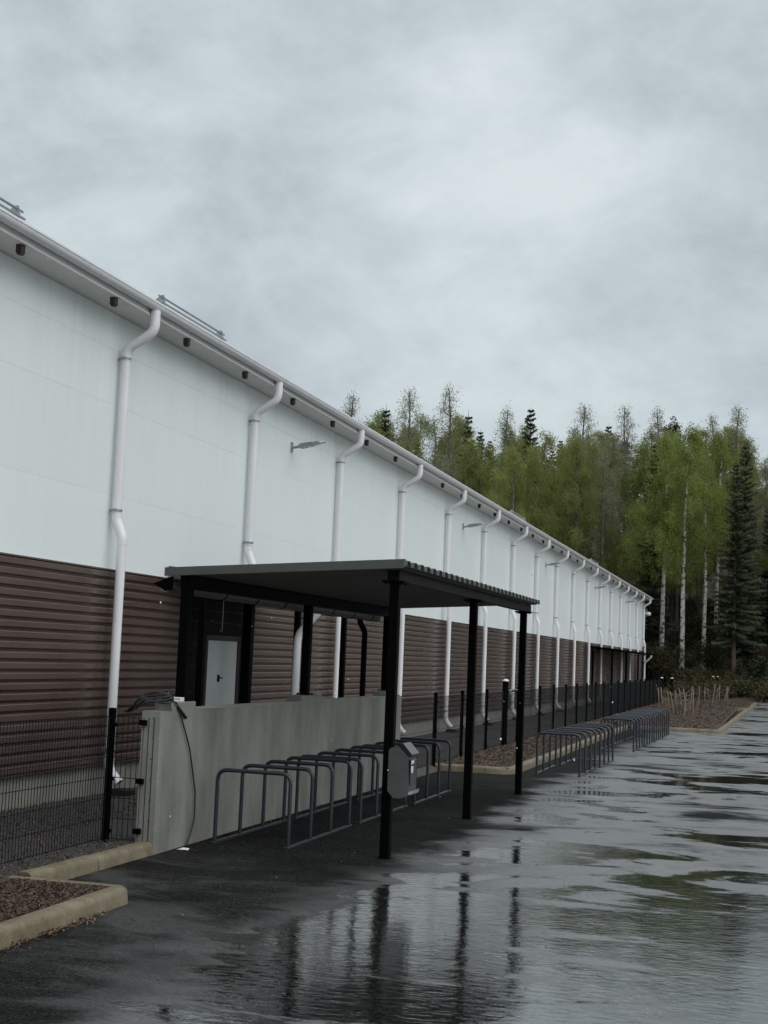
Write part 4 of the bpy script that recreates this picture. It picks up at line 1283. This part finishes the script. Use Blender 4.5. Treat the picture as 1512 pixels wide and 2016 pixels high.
def pine(seed, H, bare):
    g = np.random.default_rng(seed)
    mb = MB(); tp = [Vector((g.normal(0, .015) * i, g.normal(0, .015) * i, H * i / 6)) for i in range(7)]
    mb.tube(tp, [.0105 * H * (1 - .8 * i / 6) for i in range(7)], 8)
    C = []
    for k in range(26):
        t = bare + (1 - bare) * (k + g.uniform()) / 26; t = min(t, .99); i = min(int(t * 6), 5); p0 = tp[i].lerp(tp[i + 1], t * 6 - i)
        rl = (t - bare) / (1 - bare); L = (2.0 * (1 - rl) ** .7 + .35) * g.uniform(.6, 1.1); a = k * 2.4 + g.uniform(0, .8)
        p1 = p0 + Vector((math.cos(a) * L, math.sin(a) * L, L * g.uniform(.15, .55)))
        mb.tube([p0, p1], [.03, .01], 4, caps=False)
        for s in range(int(3 + 4 * L)):
            q = g.uniform(.35, 1.05); c = np.array(p0.lerp(p1, q)) + g.normal(0, .14, 3)
            C.append(c + g.normal(0, 1, (34, 3)) * np.array([.20, .20, .11]))
    C = np.concatenate(C)
    V = leaf_tris(C, (.07, .17), g)
    return mb.mesh('trunk', M['pine_bark'], (0, 0, 0), 60), np_mesh('crown', V, np.arange(len(V)).reshape(-1, 3), [M['pine_needle']])


def bush(seed, H, rad, leafm, nleaf):
    g = np.random.default_rng(seed); mb = MB(); C = []
    for k in range(16):
        a = g.uniform(0, 6.28); q = rad * g.uniform(.2, 1); h = H * g.uniform(.5, 1)
        p = Vector((q * math.cos(a), q * math.sin(a), h)); mid = Vector((p.x * .35, p.y * .35, h * .6))
        mb.tube([(0, 0, -.1), mid, p], [.022, .014, .004], 4, caps=False)
        c = np.array(mid)[None] + (np.array(p) - np.array(mid))[None] * g.uniform(-.5, 1.05, (nleaf // 16, 1))
        C.append(c + g.normal(0, .22, (nleaf // 16, 3)) * np.array([1, 1, .8]))
    C = np.concatenate(C); C[:, 2] = np.abs(C[:, 2])
    V = leaf_tris(C, (.05, .13), g)
    return mb.mesh('stem', M['twig'], (0, 0, 0)), np_mesh('foliage', V, np.arange(len(V)).reshape(-1, 3), [leafm])


P = {
    'bright': [birch(1, 16, .36, 28, M['leaf_bright'], M['birch_bark'], 2.7, .3), birch(2, 16, .34, 28, M['leaf_bright'], M['birch_bark'], 2.9, .3), birch(9, 16, .30, 26, M['leaf_bright'], M['grey_bark'], 2.4, .3)],
    'olive': [birch(3, 17, .22, 32, M['leaf_mid'], M['grey_bark'], 2.8, .4), birch(4, 17, .26, 32, M['leaf_mid'], M['grey_bark'], 3.0, .4), birch(8, 17, .20, 30, M['leaf_mid'], M['grey_bark'], 2.5, .35),
              birch(10, 17, .24, 28, M['leaf_mid'], M['grey_bark'], 2.2, .35), birch(12, 17, .5, 24, M['leaf_mid'], M['birch_bark'], 1.9, .4)],
    'sparse': [birch(5, 19, .40, 11, M['leaf_grey'], M['grey_bark'], 1.9, .15), birch(6, 19, .45, 10, M['leaf_grey'], M['grey_bark'], 1.6, .15), birch(7, 19, .38, 11, M['leaf_grey'], M['grey_bark'], 2.1, .1)],
    'spruce': [spruce(11, 16, 1.8), spruce(12, 16, 1.5), spruce(13, 16, 2.1)],
    'bare_spruce': [spruce(14, 16, 1.9, .22)],
    'pine': [pine(15, 17, .6), pine(16, 17, .55)],
    'bush': [bush(21, 2.2, 1.3, M['bush_leaf'], 3200), bush(22, 1.8, 1.6, M['bush_leaf'], 3200)],
    'young_spruce': [spruce(23, 3.2, 1.15, .01, gap=.28)],
    'grass': [bush(24, .45, .9, M['grass'], 1800)],
}
BASEH = {'bright': 16, 'olive': 17, 'sparse': 19, 'spruce': 16, 'bare_spruce': 16, 'pine': 17, 'bush': 2, 'young_spruce': 3.2, 'grass': .45}
KIND = {'bright': ('birch_tree', 'birch'), 'olive': ('birch_tree', 'birch'), 'sparse': ('birch_tree', 'birch'), 'spruce': ('spruce_tree', 'spruce'), 'bare_spruce': ('spruce_tree', 'spruce'), 'pine': ('pine_tree', 'pine'),
        'bush': ('undergrowth_bush', 'bush'), 'young_spruce': ('spruce_tree', 'spruce'), 'grass': ('grass_tussock', 'grass')}
tg = random.Random(77)


def tree(kind, x, y, H, label, group=None, var=None, wide=1.0):
    nm, cat = KIND[kind]
    v = P[kind][var if var is not None else tg.randrange(min(4, len(P[kind])))]
    s = H / BASEH[kind]
    z = float(hill(np.array(x), np.array(y))) - .15
    t = thing(nm, label, cat, (x, y, z), group, tg.uniform(0, 6.28))
    t.scale = (s * wide, s * wide, s)
    link('stem' if kind in ('bush', 'grass') else 'trunk', v[0], t); link('foliage' if kind in ('bush', 'grass') else 'crown', v[1], t)
    return t


def px(xi, y):
    """X of the point at depth y seen at photo column xi (at eye level)"""
    c = Vector(((xi - 756) / _f, (1310 - 1008) / _f, 1.0))
    d = Vector((_r.dot(c), _d.dot(c), _u.dot(c)))
    return d.x / d.y * y


def top_h(xi, y, yt):
    """height that brings a tree's tip to photo row yt"""
    x = px(xi, y); dist = .957 * y - .271 * x
    return EYE + (1321 - yt) / _f * dist - float(hill(np.array(x), np.array(y)))


# trees that stand out at the edge of the wood
edge_trees = [
    ('bright', 1302, 82, 850, 0, 'birch with a white trunk just right of the warehouse corner, bright green crown'),
    ('bright', 1341, 80, 835, 1, 'brightest white birch trunk, beside the white-capped posts'),
    ('olive', 1385, 84, 880, 4, 'slim birch with pale trunk between the bright birch and the red pine trunk'),
    ('bright', 1408, 90, 845, 0, 'light green birch with broad crown beside the dark spruce'),
    ('spruce', 1462, 84, 868, 0, 'tall dark spruce at the right with a pointed tip'),
    ('spruce', 1512, 88, 980, 2, 'dark spruce cut by the right edge of the picture'),
    ('bare_spruce', 1444, 79, 905, 0, 'spruce with a bare brown lower trunk rising behind the far bed'),
    ('olive', 1285, 84, 900, 1, 'grey stemmed birch rising directly behind the warehouse corner'),
    ('olive', 1320, 93, 860, 2, 'leafy olive birch between the two white trunks'),
    ('bright', 1270, 92, 870, 1, 'fresh green birch crown above the far end of the roof'),
    ('olive', 1150, 86, 880, 0, 'spreading olive birch with pale forked limbs above the roof'),
    ('olive', 1105, 88, 870, 1, 'olive birch with a pale upright stem above the roof middle'),
    ('spruce', 905, 92, 828, 1, 'dark pointed spruce between pale bare birches over the roof'),
    ('spruce', 740, 92, 822, 1, 'small spruce tip showing at the left above the roofline'),
    ('sparse', 668, 95, 795, 0, 'lone wispy birch top peeping over the roof at the far left of the wood'),
    ('sparse', 790, 92, 782, 2, 'tall wispy birch with drooping top, leftmost of the large ones'),
    ('sparse', 870, 90, 775, 1, 'tallest wispy birch with thin twigs over the roof'),
    ('spruce', 1030, 94, 812, 0, 'dark spruce top behind the olive birches in the middle of the wood'),
    ('sparse', 978, 92, 812, 0, 'feathery pale birch left of the middle spruce'),
    ('sparse', 1133, 96, 800, 2, 'feathery birch top above the middle of the wood'),
    ('sparse', 1226, 96, 793, 1, 'narrow pale birch spire left of the bright crowns'),
    ('sparse', 1290, 97, 798, 0, 'pale birch spire behind the bright green crowns'),
    ('sparse', 1442, 97, 790, 2, 'tall pale birch top behind the dark right-hand spruce'),
    ('sparse', 1412, 99, 806, 1, 'pale birch top just left of the tallest right-hand birch'),
    ('pine', 1310, 101, 830, 0, 'pine top poking out among the pale birch spires'),
]
for kind, xi, y, yt, var, lb in edge_trees:
    tree(kind, px(xi, y), y, top_h(xi, y, yt), lb, None, var, 0.95 if xi in (1462, 1512) else 1.0)
# the rest of the wood
fill = {'olive': ('olive green birch filling the depth of the wood', 'olive birches within the wood'),
        'bright': ('fresh green birch filling the depth of the wood', 'green birches within the wood'),
        'sparse': ('thin half bare birch deep in the wood', 'thin birches within the wood'),
        'spruce': ('dark spruce deep in the wood', 'spruces within the wood'),
        'pine': ('dark topped pine deep in the wood', 'pines within the wood')}
ORD = ('first', 'second', 'third', 'fourth', 'fifth', 'sixth', 'seventh', 'eighth', 'ninth', 'tenth', 'eleventh', 'twelfth')
LOOK = {'olive': 'olive birch', 'bright': 'fresh green birch', 'sparse': 'thin birch', 'spruce': 'dark spruce', 'pine': 'dark topped pine'}


def where(kind, x, y, row):
    dpt = fwd.x * x + fwd.y * y
    xi = 756 + _f * (right.x * x + right.y * y) / dpt
    tops = (300, 543, 705, 823, 912, 981, 1035, 1081, 1117, 1150, 1178, 1203)
    if xi < 1200:
        k = sum(1 for t in tops if t < xi)
        at = 'over the roof between %s and %s downpipes' % (ORD[k - 1], ORD[min(k, 11)])
    else:
        at = 'over the far roof corner' if xi < 1285 else ('between the white birch trunks' if xi < 1345 else ('left of the tall dark spruce' if xi < 1440 else ('behind the tall dark spruce' if xi < 1515 else 'beyond the tall dark spruce')))
    return '%s, %s row of the wood, %s' % (LOOK[kind], ORD[row], at)


for row_no, y in enumerate((83, 88, 93, 99, 105, 112, 120, 129, 140)):
    step = 2.15 + (y - 83) * .03
    x = px(640, y)
    while x < 9:
        xi_y = y + tg.uniform(-2.2, 2.2); xx = x + tg.uniform(-1, 1)
        w = tg.random()
        if y < 95:
            kind = 'olive' if w < .70 else ('spruce' if w < .80 else ('sparse' if w < .90 else 'bright'))
        elif y < 115:
            kind = 'olive' if w < .52 else ('spruce' if w < .72 else ('pine' if w < .86 else 'sparse'))
        else:
            kind = 'spruce' if w < .42 else ('pine' if w < .60 else 'olive')
        dist = .957 * xi_y - .271 * xx
        yt = tg.uniform(850, 930) if y < 95 else tg.uniform(832, 885)
        if kind in ('spruce', 'pine') and tg.random() < .7:
            yt += tg.uniform(15, 60)
        if xx > -1:
            yt = tg.uniform(840, 940)
        H = EYE + (1321 - yt) / _f * dist - float(hill(np.array(xx), np.array(xi_y)))
        if not (y < 90 and xx > -5.5 and xx < 0.5):
            gr = fill[kind][1]
            tree(kind, xx, xi_y, max(H, 5), where(kind, xx, xi_y, row_no), gr)
        x += step
def mass(name, items, m):
    """items: (prototype mesh, x, y, scale) joined into one uncountable mass"""
    VV = []
    for me, x, y, sc_ in items:
        v = np.empty(len(me.vertices) * 3, np.float32); me.vertices.foreach_get('co', v); v = v.reshape(-1, 3) * sc_
        a_ = tg.uniform(0, 6.28); ca, sa = math.cos(a_), math.sin(a_)
        z = float(hill(np.array(x), np.array(y))) - .1
        VV.append(np.stack([v[:, 0] * ca - v[:, 1] * sa + x, v[:, 0] * sa + v[:, 1] * ca + y, v[:, 2] + z], 1))
    V = np.concatenate(VV)
    tag(link(name, np_mesh(name, V, np.arange(len(V)).reshape(-1, 3), [m])), kind='stuff')


ug = []
for k in range(105):
    y = tg.uniform(77.5, 108); xi = tg.uniform(1255, 1600); x = px(xi, y)
    if xi > 1410 and tg.random() < .4:
        tree('young_spruce', x, y, tg.uniform(1.2, 3.2), 'young dark spruce crowding the wood edge at the right', 'young spruces at the wood edge')
    else:
        v = tg.randrange(2)
        ug.append((P['bush'][v][1], x, y, tg.uniform(.4, 1.1)))
mass('undergrowth', ug, M['bush_leaf'])
gr_ = []
for k in range(90):
    y = tg.uniform(73, 80); gr_.append((P['grass'][0][1], px(tg.uniform(1330, 1640), y), y, tg.uniform(.6, 1.3)))
mass('rough_grass', gr_, M['grass'])

# ------------------------------------------------------------------ falling sleet
g = np.random.default_rng(9)
n = 45
yy = g.uniform(3.0, 14, n); xx = g.uniform(-0.30, 0.02, n) * yy * 1.6; zz_ = 1.6 + g.uniform(-.22, .12, n) * yy * .6
C = np.stack([xx, yy, zz_], 1); C = C[zz_ > .2]
V = []; F = []
for c in C:
    s = g.uniform(.0014, .0034); b_ = len(V)
    for d in ((1, 0, 0), (-1, 0, 0), (0, 1, 0), (0, -1, 0), (0, 0, 1.3), (0, 0, -1.3)):
        V.append(c + np.array(d) * s)
    for f in ((0, 2, 4), (2, 1, 4), (1, 3, 4), (3, 0, 4), (2, 0, 5), (1, 2, 5), (3, 1, 5), (0, 3, 5)):
        F.append([b_ + i for i in f])
tag(link('falling_sleet', np_mesh('falling_sleet', np.array(V), np.array(F), [M['snow']])), kind='stuff')
